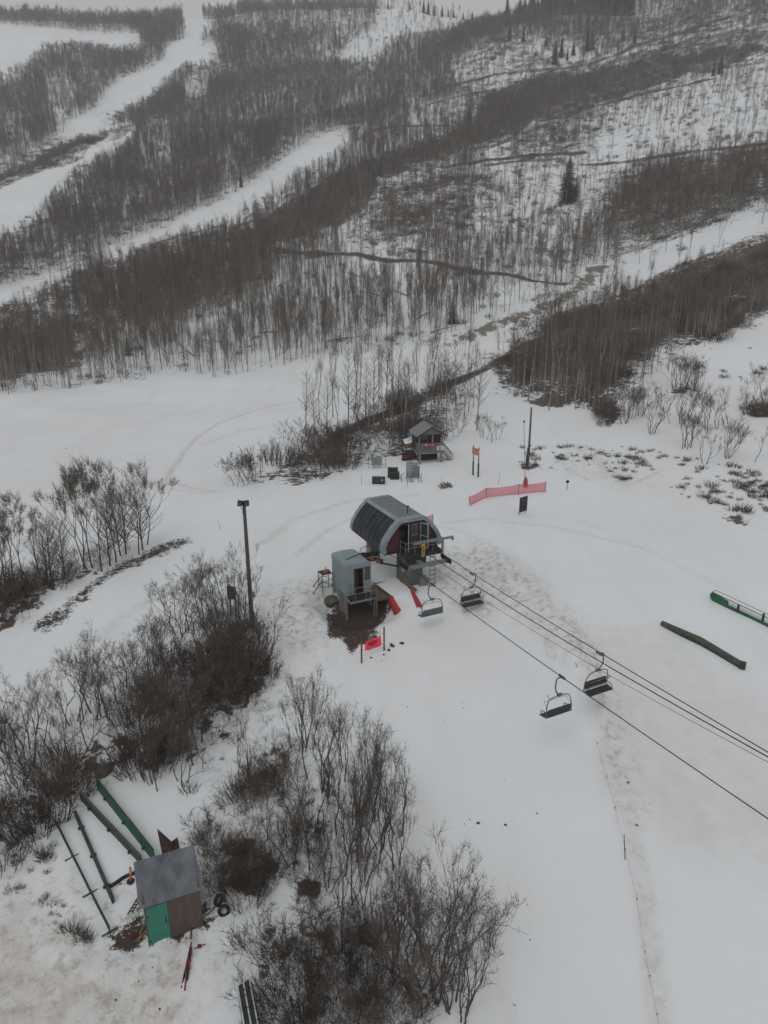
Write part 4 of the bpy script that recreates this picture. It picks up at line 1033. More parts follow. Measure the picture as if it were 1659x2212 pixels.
# chairs
def make_chair():
    t = thing('lift_chair', '', 'ski lift chair', group='chairs hanging from the haul rope')
    m = MB(); m.bar((-.06, -.22, -.02), (-.06, .22, -.02), .09, .10); m.tube([(0, 0, -.02), (.20, 0, -.04), (.27, 0, -.12), (.30, 0, -.55), (.22, 0, -.83), (.04, 0, -.98), (-.04, 0, -1.0)], .038, 8); m.bb(-.16, .12, -.06, .06, -1.09, -.98); m.build('hanger', M['chairtube'], t)
    m = MB(); m.tube([(-.02, 0, -1.05), (-.45, 0, -1.10), (-.66, .0, -1.22), (-.78, .02, -1.55), (-.80, .10, -2.12), (-.80, -.45, -2.22)], .028, 8)
    m.tube([(-.02, 0, -1.05), (.45, 0, -1.10), (.66, .0, -1.22), (.78, .02, -1.55), (.80, .10, -2.12), (.80, -.45, -2.22)], .028, 8); m.tube([(-.80, .10, -2.12), (.80, .10, -2.12)], .025, 6); m.build('bail', M['chairtube'], t)
    m = MB(); m.box((0, -.19, -2.19), (1.52, .46, .07), Matrix.Rotation(R(6), 3, 'X')); bevel(m.build('seat', M['seat'], t), .02)
    m = MB(); m.box((0, .10, -1.85), (1.52, .06, .38), Matrix.Rotation(R(-10), 3, 'X')); bevel(m.build('backrest', M['seat'], t), .02)
    for sx in (-.74, .74):
        m = MB(); m.tube([(sx, .10, -1.90), (sx, -.30, -1.92), (sx, -.40, -2.0), (sx, -.38, -2.2)], .022, 6); m.build('armrest', M['darksteel'], t)
    m = MB()
    m.tube([(-.70, .04, -1.62), (-.70, -.30, -1.45), (.70, -.30, -1.45), (.70, .04, -1.62)], .014, 6)
    for sx in (-.3, .3): m.tube([(sx, -.30, -1.45), (sx, -.58, -1.30)], .018, 6)
    m.build('restraint_bar', M['chairtube'], t)
    return t
CH = make_chair()
chs = [(1.9, 5.35, 1, 'lift chair seen from the front on the upper rope, closest to the terminal'), (1.9, 17.65, 1, 'lift chair on the upper rope farthest from the terminal, its black seat facing out'),
       (-1.6, 6.0, -1, 'lift chair hanging low over rough snow beside the red ramp strip'), (-1.6, 18.7, -1, 'lift chair on the lower rope farthest from the terminal, seen from behind'), (-.9, -5.1, -1, 'lift chair half hidden behind the hut roof, under the terminal')]
for i, (a, b, s, lab) in enumerate(chs):
    p = W(a, b, zrope(s, max(b, 0)) - .02 if b > 0 else 2.2); rz = PHI if s > 0 else PHI + math.pi
    if b < 0: rz = R(15)
    if i == 0: CH.location = p; CH.rotation_euler = (0, 0, rz); CH['label'] = lab
    else:
        r_ = copy_thing(CH, p, rz, 1, lab)
        if i == 2:
            for ch in r_.children:
                if ch.name.split('.')[0] in ('seat', 'backrest'):
                    ch.data = ch.data.copy(); ch.data.materials[0] = M['seatgrey']; ch['label'] = 'pale grey ' + ch.name.split('.')[0]

# ---------------------------------------------------------------- operator hut
HP = plane_at(748, 1289, BASEZ + .05)
H = thing('operator_hut', 'grey blue lift operator hut with open maroon doorway, raised on posts over bare soil', 'hut', HP, PHI)
hw_, hl, hh = 1.95, 2.55, 2.42
m = MB(); m.bb(0, .62, 0, .06, 0, hh - .32); m.bb(1.36, hw_ , 0, .06, 0, .95); m.bb(1.36, 1.44, 0, .06, .95, hh - .32); m.bb(1.87, hw_, 0, .06, .95, hh - .32); m.bb(.62, 1.36, 0, .06, 2.02, hh - .32)
m.bb(0, .06, .06, hl, 0, hh - .32); m.bb(0.06, hw_, hl - .06, hl, 0, hh - .32)
m.bb(hw_ - .06, hw_, .06, hl - .06, 0, .95); m.bb(hw_ - .06, hw_, 1.3, hl - .06, .95, hh - .32); m.bb(hw_ - .06, hw_, .06, .16, .95, hh - .32)
m.build('wall', M['hutpaint'], H)
m = MB(); m.extrude([(-.02, hh - .40), (-.02, hh - .13), (.09, hh - .02), (.95, hh + .03), (hw_ - .26, hh - .02), (hw_ + .02, hh - .22), (hw_ + .02, hh - .40), (hw_ - .1, hh - .42), (.1, hh - .42)], 'y', -.05, hl + .05); bevel(m.build('roof', M['hutpaint'], H), .03)
m = MB(); m.bb(1.44, 1.87, .02, .04, .95, hh - .32); m.bb(hw_ - .04, hw_ - .02, .16, 1.3, .95, hh - .32); m.build('window', M['glass'], H)
m = MB(); m.bb(.66, .74, .03, .10, 0, 2.02); m.bb(1.27, 1.36, .03, .10, 0, 2.02); m.bb(.74, 1.27, .03, .10, 1.9, 2.02); fr = m.build('door_frame', M['maroon'], H)
dd = MB().bb(0, .58, -.02, .02, 0, 1.88).build('door', M['maroon'], H); dd.location = (.74, .12, .02); dd.rotation_euler = (0, 0, R(38))
MB().bb(.14, .44, -.035, -.021, 1.0, 1.6).build('pane', M['glass'], dd)
m = MB(); m.bb(.06, hw_ - .06, .06, hl - .06, -.08, .0); m.bb(.12, 1.95, -.95, .0, -.09, -.02); m.build('deck', M['darksteel'], H)
m = MB(); rail_run(m, [(.3, -.02), (.3, -.92), (1.92, -.92), (1.92, -.3)], -.02, .98, .018); m.tube([(1.5, -.92, -.6), (1.5, -.92, .5)], .03, 6); m.build('railing', M['steel'], H)
m = MB(); m.bb(-.02, 2.0, -.98, -.952, -.16, .0); m.bb(-.07, -.02, -.98, hl, -.20, -.02); m.build('deck_edge', M['steel'], H)
m = MB(); m.tube([(.35, .75, hh + .08), (1.85, 1.35, hh + .08), (2.0, 1.4, hh + .08)], .03, 6); m.build('roof_pole', M['darksteel'], H)
rg_ = random.Random(9)
for k in range(10):
    yy = .0 + k * .17 + rg_.uniform(-.03, .03); x_ = -.02 + rg_.uniform(0, .1)
    m = MB(); m.box((x_, yy, -.75 - rg_.uniform(0, .3)), (.045, .12, 1.45), Matrix.Rotation(rg_.uniform(-.06, .06), 3, 'X')); m.build('skirt_board', M['greywood'], H)
for xx, yy in ((.1, .1), (1.8, .1), (.1, 2.4), (1.8, 2.4), (1.85, -.85)):
    m = MB(); m.bb(xx - .05, xx + .05, yy - .05, yy + .05, -1.9, -.1); m.build('post', M['greywood'], H)
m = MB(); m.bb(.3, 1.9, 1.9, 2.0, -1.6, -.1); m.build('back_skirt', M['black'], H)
m = MB()
for xx in (-.15, -.95):
    for yy in (hl - .45, hl + .35): m.tube([(xx, yy, -.9), (xx, yy, 1.02)], .022, 6)
for z0 in (.0, .5, 1.0):
    m.tube([(-.15, hl - .45, z0), (-.95, hl - .45, z0)], .02, 6); m.tube([(-.15, hl + .35, z0), (-.95, hl + .35, z0)], .02, 6); m.tube([(-.95, hl - .45, z0), (-.95, hl + .35, z0)], .02, 6)
for z0 in (.0, .5): m.tube([(-.15, hl - .45, z0), (-.95, hl - .45, z0 + .5)], .016, 6); m.tube([(-.95, hl - .45, z0), (-.95, hl + .35, z0 + .5)], .016, 6)
m.tube([(-.95, hl - .4, .5), (-2.0, hl - .3, -.8)], .03, 6); m.tube([(-.95, hl + .2, .5), (-2.0, hl + .3, -.8)], .03, 6); m.bb(-.95, -.15, hl - .45, hl + .35, .98, 1.01)
m.build('stair_frame', M['darksteel'], H)

# ---------------------------------------------------------------- loading ramp
RP = plane_at(843, 1288, BASEZ + .05)
RAMP = thing('loading_ramp', 'snow covered wooden loading ramp with red fabric strips down both sides', 'ramp', RP)
def rl(u, v, z): return plane_at(u, v, z) - RP
def slab(mb, tops, th): 
    n = len(tops); vs = [Vector(p) for p in tops] + [Vector(p) - Vector((0, 0, th)) for p in tops]
    fs = [tuple(range(n)), tuple(range(2 * n - 1, n - 1, -1))] + [(i, (i + 1) % n, n + (i + 1) % n, n + i) for i in range(n)]
    mb.add(vs, fs)
zb = BASEZ + .05
m = MB(); slab(m, [rl(805, 1260, zb - .03), rl(868, 1249, zb - .03), rl(890, 1276, zb - .03), rl(843, 1289, zb - .03), rl(808, 1294, zb - .03), rl(797, 1280, zb - .03)], .16); m.build('deck', M['wood'], RAMP)
gl, gr_ = G(857, 1327), G(898, 1316)
lipL, lipR = gl - RP, gr_ - RP
m = MB(); slab(m, [rl(811, 1262, zb + .05), rl(862, 1247, zb + .05), rl(888, 1276, zb + .05), rl(845, 1288, zb + .05)], .075)
slab(m, [rl(845, 1288, zb + .05), rl(888, 1276, zb + .05), lipR + Vector((.25, -.05, .12)), lipL + Vector((.45, .02, .12))], .09); m.build('snow_bed', M['snowpart'], RAMP)
a, b = rl(841, 1287, zb + .10), rl(849, 1287, zb + .10)
m = MB(); slab(m, [a, b, lipL + Vector((.50, .08, .17)), lipL + Vector((.02, -.05, .10))], .05); slab(m, [a + Vector((-.03, -.02, 0)), a, lipL + Vector((.02, -.05, .10)), lipL + Vector((-.02, -.08, .10))], .55); m.build('red_strip', M['redcloth'], RAMP)
a, b = rl(886, 1275, zb + .10), rl(893, 1276, zb + .10)
m = MB(); slab(m, [a, b, lipR + Vector((.42, .12, .22)), lipR + Vector((.05, .0, .16))], .05); slab(m, [b, b + Vector((.03, 0, 0)), lipR + Vector((.46, .12, .22)), lipR + Vector((.42, .12, .22))], .5); m.build('red_strip', M['redcloth'], RAMP)
m = MB(); m.bar(rl(866, 1253, zb + .14), rl(899, 1275, zb + .14), .16, .16); m.build('curb_beam', M['yellowwood'], RAMP)
m = MB(); m.bar(rl(812, 1264, zb + .07), rl(845, 1289, zb + .07), .05, .16); m.build('side_board', M['rust'], RAMP)
m = MB(); m.bar(rl(807, 1296, zb - .28), rl(844, 1291, zb - .28), .08, .24); m.build('front_beam', M['yellowwood'], RAMP)
for (u_, v_) in ((808, 1296), (814, 1297), (843, 1291)):
    p = rl(u_, v_, zb - .2); m = MB(); m.bar(p, p - Vector((0, 0, 1.3)), .12, .12); m.build('post', M['wood'], RAMP)

# cones
def cone_mesh():
    t = thing('traffic_cone', '', 'traffic cone', group='orange cones by the lift')
    MB().lathe([(.15, .03), (.12, .10), (.03, .50), (.02, .52)], 14).build('cone_body', M['orange'], t, smooth=True)
    m = MB(); m.bb(-.17, .17, -.17, .17, 0, .035); m.build('base', M['orange'], t); return t
CN = cone_mesh()
pts = [(plane_at(816, 1214, BASEZ + .02), 'orange cone standing nearest the terminal column on the snow'), (plane_at(804, 1209, BASEZ + .02), 'orange cone standing under the chair behind the hut'),
       (plane_at(791, 1205, BASEZ + .02), 'orange cone mostly hidden by the hut roof'), (Vector(HP) + rv_ * -.5 - fv_ * hl + Vector((0, 0, 1.01)), 'orange cone on top of the stair frame behind the hut')]
for i, (p, lab) in enumerate(pts):
    if i == 0: CN.location = p; CN['label'] = lab; CN.scale = (.8, .8, .8)
    else: copy_thing(CN, p, .4 * i, .8, lab)
p = plane_at(806, 1196, BASEZ)
t = thing('padded_crate', 'grey ribbed crate on the snow behind the terminal, under a chair', 'crate', p, PHI)
m = MB(); m.bb(-.45, .45, -.4, .4, 0, 1.0); bevel(m.build('body', M['greywood'], t), .05)
m = MB()
for k in range(9): m.bb(-.43 + k * .1, -.38 + k * .1, -.43, -.402, .03, .97)
m.build('slat', M['greywood'], t)
# boulder and soil lumps beside the hut
def rock(u, v, s, lab, seed, sq=.7):
    rg = random.Random(seed); p = G(u, v); m = MB()
    import bmesh
    bm = bmesh.new(); bmesh.ops.create_icosphere(bm, subdivisions=3, radius=1)
    for q in bm.verts:
        n = 1 + .35 * (float(vnoise(q.co.x * 1.3 + seed, q.co.y * 1.3 + q.co.z, seed)) - .5) + .12 * (float(vnoise(q.co.x * 4 + seed, q.co.y * 4 + q.co.z * 3, seed + 1)) - .5)
        q.co = Vector((q.co.x * n * s, q.co.y * n * s * .85, q.co.z * n * s * sq))
    me_ = bpy.data.meshes.new('boulder'); bm.to_mesh(me_); bm.free(); me_.materials.append(M['rock'])
    me_.polygons.foreach_set('use_smooth', [True] * len(me_.polygons))
    o = bpy.data.objects.new('boulder', me_); COL.objects.link(o); o.location = (p.x, p.y, p.z + s * sq * .3); tag(o, lab, 'rock')
rock(714, 1302, .62, 'tan boulder at the back left foot of the operator hut', 3)
rock(222, 1672, .40, 'tan snow dusted boulder at the upper end of the bright green panel', 5)
# ---------------------------------------------------------------- poles, signs, fences
def span(u0, v0, u1, v1):
    """foot on the ground at u0, v0 and the point above (leaning slightly) seen at u1, v1 at the same distance"""
    p = G(u0, v0); z = top_z(p, v1)
    x = (u1 - 829.5) / FD * (p.y * CT + (CAMZ - z) * ST)
    return p, Vector((x, p.y, z))
def pole_thing(name, lab, cat, u0, v0, u1, v1, r0, r1, m_, group=None, n=10):
    p, q = span(u0, v0, u1, v1); t = thing(name, lab, cat, p, group=group)
    m = MB(); m.tube([Vector((0, 0, -.3)), q - p], [r0, r1], n); m.build('pole', m_, t)
    return t, p, q
t, p, q = pole_thing('lamp_pole', 'tall wooden lamp pole with floodlights on top above the oak thicket', 'lamp pole', 545, 1351, 527, 1090, .155, .105, M['polewood'])
d = q - p
for s in (-1, 1):
    m = MB(); m.box(d + Vector((.17 * s, -.14, .16)), (.34, .26, .30), Matrix.Rotation(R(25 * s), 3, 'Z') @ Matrix.Rotation(R(-25), 3, 'X')); fl = bevel(m.build('floodlight', M['darksteel'], t), .03)
    m = MB(); m.box(d + Vector((.23 * s, -.30, .09)), (.26, .03, .22), Matrix.Rotation(R(25 * s), 3, 'Z') @ Matrix.Rotation(R(-25), 3, 'X')); m.build('lens', M['glass'], fl)
m = MB(); m.bar(d + Vector((-.32, 0, -.02)), d + Vector((.32, 0, -.02)), .07, .07); m.tube([d + Vector((-.2, 0, -.03)), d + Vector((-.1, -.1, -.55)), d + Vector((0, -.1, -.6))], .015, 5); m.build('bracket', M['darksteel'], t)
m = MB(); m.box(d * .27 + Vector((.2, -.05, 0)), (.2, .14, .34)); m.build('junction_box', M['cabgrey'], t)
m = MB(); m.box(Vector((.16, -.12, .5)), (.10, .08, 1.15)); m.build('cable_guard', M['black'], t)
t, p, q = pole_thing('wooden_pole', 'tall bare wooden pole rising from sage behind the red netting', 'pole', 1140, 1014, 1148, 880, .15, .095, M['polewood'])
d = q - p
m = MB(); m.box(d * .32 + Vector((-.14, -.12, 0)), (.16, .14, .5)); m.box(d * .38 + Vector((.12, -.1, .1)), (.22, .12, .12)); m.build('junction_box', M['darksteel'], t)
m = MB(); m.box(d * .13 + Vector((-.22, -.1, 0)), (.14, .1, 1.5)); m.build('cable_guard', M['black'], t)
t, p, q = pole_thing('mast', 'thin metal mast on a tripod foot standing right behind the red netting', 'pole', 1135, 1052, 1132, 913, .045, .025, M['steel'])
d = q - p
m = MB(); m.lathe([(.06, 0), (.09, .06), (.09, .18), (.03, .25)], 10, d); m.build('cap', M['darksteel'], t)
m = MB()
for a in (0, 2.1, 4.2): m.tube([d * .18, Vector((.38 * math.cos(a + .5), .38 * math.sin(a + .5), -.05))], .025, 6)
m.build('tripod', M['steel'], t)
m = MB(); m.lathe([(.24, .1), (.22, .6), (.12, 1.0), (.08, 1.05)], 10); m.build('pad', M['redcloth'], t)
t, p, q = pole_thing('marker_post', 'thin marker post with small round black disc, right of the red netting', 'marker', 1225, 1058, 1226, 1042, .025, .025, M['darksteel'])
m = MB(); m.tube([q - p + Vector((0, -.03, .08)), q - p + Vector((0, .03, .08))], .17, 16); m.build('disc', M['black'], t)
for (a, b, c_, d_, lab) in ((477, 1145, 470, 1120, 'thin bamboo pole leaning at the upper end of the brown dirt strip'), (1076, 1048, 1081, 1016, 'thin bamboo pole on the snow between the orange sign and the red netting'), (781, 1048, 781, 1024, 'thin bamboo pole left of the low dark utility box'),
                           (955, 1046, 955, 1030, 'thin bamboo pole at the log pile'), (398, 1215, 394, 1200, 'thin bamboo pole beside the left dirt strip'), (880, 1052, 880, 1028, 'thin bamboo pole at the stacked lift parts'), (1276, 986, 1278, 962, 'thin bamboo pole on the slope above the sage tufts')):
    p, q = span(a, b, c_, d_); m = MB(); m.tube([Vector((0, 0, -.1)), (q - p) * .6, q - p], [.022, .018, .012], 6)
    o = m.build('bamboo_pole', M['yellowwood']); o.location = p; tag(o, lab, 'pole', 'bamboo marker poles')

def two_post_sign(name, lab, cat, A, B, board, board_m, post_m, thick=.05, pr=.07, sleeve=0):
    (pa, qa), (pb, qb) = span(*A), span(*B)
    t = thing(name, lab, cat, pa)
    for p, q in ((pa, qa), (pb, qb)):
        m = MB(); m.bar(p - pa - Vector((0, 0, .3)), q - pa, pr * 1.3, pr * 1.3)
        po = m.build('post', post_m, t)
        if sleeve: m = MB(); m.bar(p - pa - Vector((0, 0, .2)), p - pa + (q - p) * sleeve, pr * 2.2, pr * 2.2); m.build('sleeve', M['black'], po)
    ax = (pb - pa); ax.z = 0; L = ax.length; ax.normalize(); nrm = Vector((ax.y, -ax.x, 0))
    if nrm.y > 0: nrm = -nrm
    z0, z1, over = board
    rot = Matrix((ax, -nrm, Vector((0, 0, 1)))).transposed()
    c = (pa + pb) / 2 + nrm * (pr + thick / 2); c.z = pa.z + (z0 + z1) / 2
    m = MB(); m.box((0, 0, 0), (L + 2 * over, thick, z1 - z0)); o = m.build('board', board_m, t); o.matrix_basis = Matrix.Translation(c - pa) @ rot.to_4x4()
    return t, o, L + 2 * over, z1 - z0
pa, qa = span(1021.6, 1026, 1023.4, 963)
zt = top_z(pa, 966.5) - pa.z; zb_ = top_z(pa, 981) - pa.z
t, o, w, h = two_post_sign('trail_sign', 'orange trail sign with cream lettering on two dark posts beyond the lift', 'sign', (1021.6, 1026, 1023.4, 962), (1032.8, 1030.5, 1035, 966.5), (zb_, zt, .1), M['signorange'], M['black'], sleeve=.45)
m = MB(); rg_ = random.Random(5)
for k in range(4): strokes(m, -w * .42 + .06 * (k % 2), w * .36, -h * .40 + k * h * .215, -h * .30 + k * h * .215, -.03, 7, .022, rg_)
m.build('lettering', M['cream'], o)
m = MB(); m.bb(-w * .6, -w * .5, -.02, .02, -h * .3, h * .45); m.bb(w * .42, w * .5, -.032, -.026, -h * .45, h * .45); m.build('edge_strip', M['cream'], o)
pa, qa = span(499, 1328, 495, 1262); zt = top_z(pa, 1262) - pa.z
t, o, w, h = two_post_sign('notice_sign', 'dark wooden sign on two posts at the back of the thicket beside the lamp pole', 'sign', (499, 1328, 494.5, 1262), (509.5, 1329, 507.5, 1274), (zt - 1.05, zt - .1, .12), M['wood'], M['polewood'])
pa, qa = span(1121.2, 1113, 1123.4, 1074); zt = top_z(pa, 1075) - pa.z; zb_ = top_z(pa, 1107) - pa.z
t, o, w, h = two_post_sign('notice_board', 'black map board on two thin legs on the snow below the red netting', 'sign', (1121.2, 1113, 1123.4, 1075), (1136, 1109, 1138.6, 1071), (zb_, zt, .03), M['board'], M['darksteel'], thick=.04, pr=.03)
m = MB(); rg_ = random.Random(8)
for k in range(16):
    x_, z_ = rg_.uniform(-w * .4, w * .4), h * .46 * rg_.uniform(-.2, 1); m.bar((x_, -.024, z_), (x_ + rg_.uniform(-.14, .14), -.024, z_ + rg_.uniform(-.12, .12)), .02, .012)
m.build('markings', M['greywood'], o)

# red netting
def net_fence(lab, posts, name='safety_netting', low=.06):
    P = [span(*a) for a in posts]; t = thing(name, lab, 'fence', P[0][0]); o = P[0][0]
    for p, q in P: m = MB(); m.tube([p - o - Vector((0, 0, .2)), q - o], .025, 6); m.build('post', M['darksteel'], t)
    m = MB()
    for (p, q), (p2, q2) in zip(P[:-1], P[1:]):
        k = 14; L_ = (p2 - p).length; row = []
        for i in range(k + 1):
            f = i / k; sag = 4 * f * (1 - f)
            a = p.lerp(p2, f); b = q.lerp(q2, f); hgt = b.z - a.z
            lowp = a + Vector((0, 0, low * hgt + .05 * sag)); topp = b + Vector((0, 0, -.17 * sag * hgt * min(1, L_ / 5)))
            nrm = Vector((p2.y - p.y, -(p2.x - p.x), 0)).normalized() * .008
            row.append((lowp - o, topp - o, nrm))
        for i in range(k):
            (a, b, n_), (a2, b2, _) = row[i], row[i + 1]
            m.add([a + n_, a2 + n_, b2 + n_, b + n_], [(0, 1, 2, 3)])
    nt_ = m.build('netting', M['net'], t, fix=False)
    m = MB()
    for (p, q), (p2, q2) in zip(P[:-1], P[1:]):
        L_ = (p2 - p).length
        m.tube([q.lerp(q2, f) - o + Vector((0, 0, -.17 * 4 * f * (1 - f) * (q.z - p.z) * min(1, L_ / 5))) for f in [i / 10 for i in range(11)]], .012, 4)
        m.tube([p.lerp(p2, f) - o + Vector((0, 0, low * (q.z - p.z) + .05 * 4 * f * (1 - f))) for f in [i / 10 for i in range(11)]], .010, 4)
    m.build('edge_cord', M['redcloth'], t)
net_fence('long run of red safety netting on four thin posts behind the map board', [(1016.5, 1093, 1012.5, 1073.5), (1051, 1076, 1050, 1054), (1119.6, 1069, 1121.6, 1046), (1177.5, 1063.5, 1180, 1041)])
net_fence('short piece of red netting showing above the terminal roof edge', [(936, 1142, 935, 1111), (893, 1150, 893, 1122)])

# pink banner
def sp2(u, v, base):
    z = top_z(base, v); return Vector(((u - 829.5) / FD * (base.y * CT + (CAMZ - z) * ST), base.y, z))
ga, gb = G(781, 1432), G(829.7, 1404)
BN = thing('pink_banner', 'fluorescent pink banner with dark lettering tied between two wooden posts', 'banner', ga)
for g_, (tu, tv) in ((ga, (781, 1380)), (gb, (829.7, 1355))):
    m = MB(); m.bar(g_ - ga - Vector((0, 0, .3)), sp2(tu, tv, g_) - ga, .10, .10); m.build('post', M['wood'], BN)
ya = ga.lerp(gb, .16); yb = ga.lerp(gb, .86)
c00, c01, c10, c11 = sp2(788.4, 1405, ya), sp2(788.6, 1384, ya), sp2(823.4, 1392.6, yb), sp2(822.8, 1371, yb)
m = MB(); k = 16
nb_ = Vector((c10.y - c00.y, -(c10.x - c00.x), 0)).normalized()
if nb_.y > 0: nb_ = -nb_
def bp(f, g, off=0):
    lo, up = c00.lerp(c10, f), c01.lerp(c11, f)
    return lo.lerp(up, g) - ga + Vector((0, 0, -.10 * math.sin(math.pi * f))) + nb_ * (.05 * math.sin(f * 9 + g) + off)
for i in range(k):
    for j in range(3):
        f0, f1, g0, g1 = i / k, (i + 1) / k, j / 3, (j + 1) / 3
        m.add([bp(f0, g0), bp(f1, g0), bp(f1, g1), bp(f0, g1)], [(0, 1, 2, 3)])
ban = m.build('sheet', M['pink'], BN)
so = ban.modifiers.new('thickness', 'SOLIDIFY'); so.thickness = .006; so.offset = -1 if ban.data.polygons[0].normal.dot(nb_) > 0 else 1
rg_ = random.Random(12); m = MB()
for (f0, f1, g0, g1, n_) in ((.16, .72, .58, .78, 9), (.34, .66, .34, .52, 5), (.72, .76, .40, .60, 1)):
    for i in range(n_):
        a = f0 + (f1 - f0) * i / n_; b = a + (f1 - f0) / n_ * .62; gm = (g0 + g1) / 2
        for (p, q) in rg_.sample([((a, g0), (a, g1)), ((a, g1), (b, g1)), ((a, gm), (b, gm)), ((b, g0), (b, g1)), ((a, g0), (b, g0))], 3):
            m.bar(bp(*p, .012), bp(*q, .012), .028, .012)
m.build('lettering', M['ink'], ban)
m = MB()
for (p, q) in ((bp(0, 1), sp2(781, 1387, ga) - ga), (bp(0, 0), sp2(781, 1404, ga) - ga), (bp(1, 1), sp2(829.7, 1368, gb) - ga), (bp(1, 0), sp2(829.7, 1392, gb) - ga)): m.tube([p, q], .008, 4)
m.build('tie_cord', M['black'], BN)

# ---------------------------------------------------------------- patrol cabin on stilts
ca, cb = G(905, 1003), G(948, 995)
ang = math.atan2(cb.y - ca.y, cb.x - ca.x) * .5
zf = top_z(ca, 977) - ca.z
CB_ = thing('stilt_cabin', 'small dark gabled cabin on stilts with pale picket railing and red banner', 'cabin', ca, ang)
wd = (cb - ca).length + .35
m = MB(); m.bb(-.18, wd - .05, -.15, 2.9, zf - .22, zf); m.build('deck', M['cabintrim'], CB_)
for xx in (.05, wd - .35):
    for yy in (0, 2.6): m = MB(); m.bb(xx - .1, xx + .14, yy - .1, yy + .12, -.6, zf - .22); m.build('post', M['cabintrim'], CB_)
m = MB(); m.bb(.2, wd - .4, 1.4, 1.5, -.4, zf - .22); m.build('skirt', M['black'], CB_)
eh = zf + 2.05; rh = eh + .92; xm = (wd - .23) / 2
m = MB(); m.bb(-.1, wd - .15, .95, 1.03, zf, eh); m.bb(-.1, -.02, 1.03, 2.8, zf, eh); m.bb(wd - .23, wd - .15, 1.03, 2.8, zf, eh); m.bb(-.1, wd - .15, 2.72, 2.8, zf, eh); m.build('wall', M['cabinwall'], CB_)
m = MB(); m.bb(.35, 1.25, .92, .955, zf + .85, zf + 1.75); wn = m.build('window', M['glass'], CB_)
m = MB(); m.bb(.28, .35, .90, .96, zf + .78, zf + 1.82); m.bb(1.25, 1.32, .90, .96, zf + .78, zf + 1.82); m.bb(.35, 1.25, .90, .96, zf + 1.75, zf + 1.82); m.bb(.35, 1.25, .90, .96, zf + .78, zf + .85); m.build('frame', M['cabintrim'], wn)
MB().bb(1.85, 2.55 if wd > 2.9 else 2.4, .915, .95, zf, zf + 1.85).build('door', M['maroon'], CB_)
for xx in (-.02, 1.6, wd - .3): m = MB(); m.bb(xx - .07, xx + .09, -.08, .08, zf, eh); m.build('porch_post', M['cabintrim'], CB_)
m = MB(); m.extrude([(-.1, eh), (wd - .15, eh), (xm, rh)], 'y', .0, .08); m.extrude([(-.1, eh), (wd - .15, eh), (xm, rh)], 'y', 2.72, 2.8); m.build('gable', M['cabintrim'], CB_)
sl = (rh - eh) / (xm + .1)
m = MB()
for s in (-1, 1):
    xe = xm + s * (xm + .45); ze = rh - sl * abs(xe - xm)
    m.extrude([(xm, rh + .04), (xe, ze + .04), (xe, ze + .12), (xm, rh + .14)] if s < 0 else [(xm, rh + .04), (xm, rh + .14), (xe, ze + .12), (xe, ze + .04)], 'y', -.45, 3.2)
rf = m.build('roof', M['cabinroof'], CB_)
m = MB()
for s in (-1, 1):
    xe = xm + s * (xm + .45); ze = rh - sl * abs(xe - xm)
    m.bar((xm, -.47, rh + .03), (xe, -.47, ze + .03), .03, .16)
m.build('barge_board', M['maroon'], rf)
m = MB(); m.bb(xm - .08, xm + .08, -.45, 3.2, rh + .10, rh + .16); m.build('ridge_cap', M['cabingrey'] if 'cabingrey' in M else M['corr'], rf)
m = MB(); m.bb(-.15, wd - .08, -.14, -.06, zf + .95, zf + 1.03); m.bb(-.15, wd - .08, -.14, -.06, zf + .08, zf + .15)
k = 24
for i in range(k + 1): xx = -.12 + (wd + .0) * i / k; m.bb(xx - .035, xx + .035, -.13, -.09, zf + .15, zf + .95)
for yy in [.1 + .14 * i for i in range(6)]:
    m.bb(-.15, -.10, yy - .03, yy + .03, zf + .1, zf + .95)
m.bb(-.16, -.09, -.06, .95, zf + .95, zf + 1.03); m.build('railing', M['cabintrim'], CB_)
m = MB(); m.bb(.62, 2.1, -.175, -.15, zf + .72, zf + .98); bn = m.build('banner', M['redcloth'], CB_)
m = MB(); m.bb(.66, .86, -.185, -.177, zf + .74, zf + .96); strokes(m, 1.05, 1.75, zf + .81, zf + .90, -.182, 10, .02, random.Random(2)); m.build('lettering', M['cream'], bn)
m = MB(); m.bb(2.1, wd - .1, -.18, -.15, zf + .12, zf + .68); ps = m.build('poster', M['white'], CB_)
m = MB(); m.bb(2.35, 2.62, -.19, -.181, zf + .2, zf + .55); m.build('poster_picture', M['greywood'], ps)
m = MB()
for yy in (.25, 1.0):
    m.bar((wd - .1, yy, zf + .95), (wd + 1.25, yy, .85), .06, .09); m.bar((wd - .1, yy, zf - .1), (wd + 1.25, yy, -.1), .05, .2)
    for i in range(7): f = i / 6; xx = wd - .05 + 1.25 * f; m.bb(xx - .025, xx + .025, yy - .02, yy + .02, zf * (1 - f) - .05, zf * (1 - f) + .95 - .1 * f)
for i in range(6): f = (i + .5) / 6; m.bb(wd - .1 + 1.3 * f - .14, wd - .1 + 1.3 * f + .14, .28, .97, zf * (1 - f) - .1, zf * (1 - f) - .05)
m.build('stairs', M['greywood'], CB_)
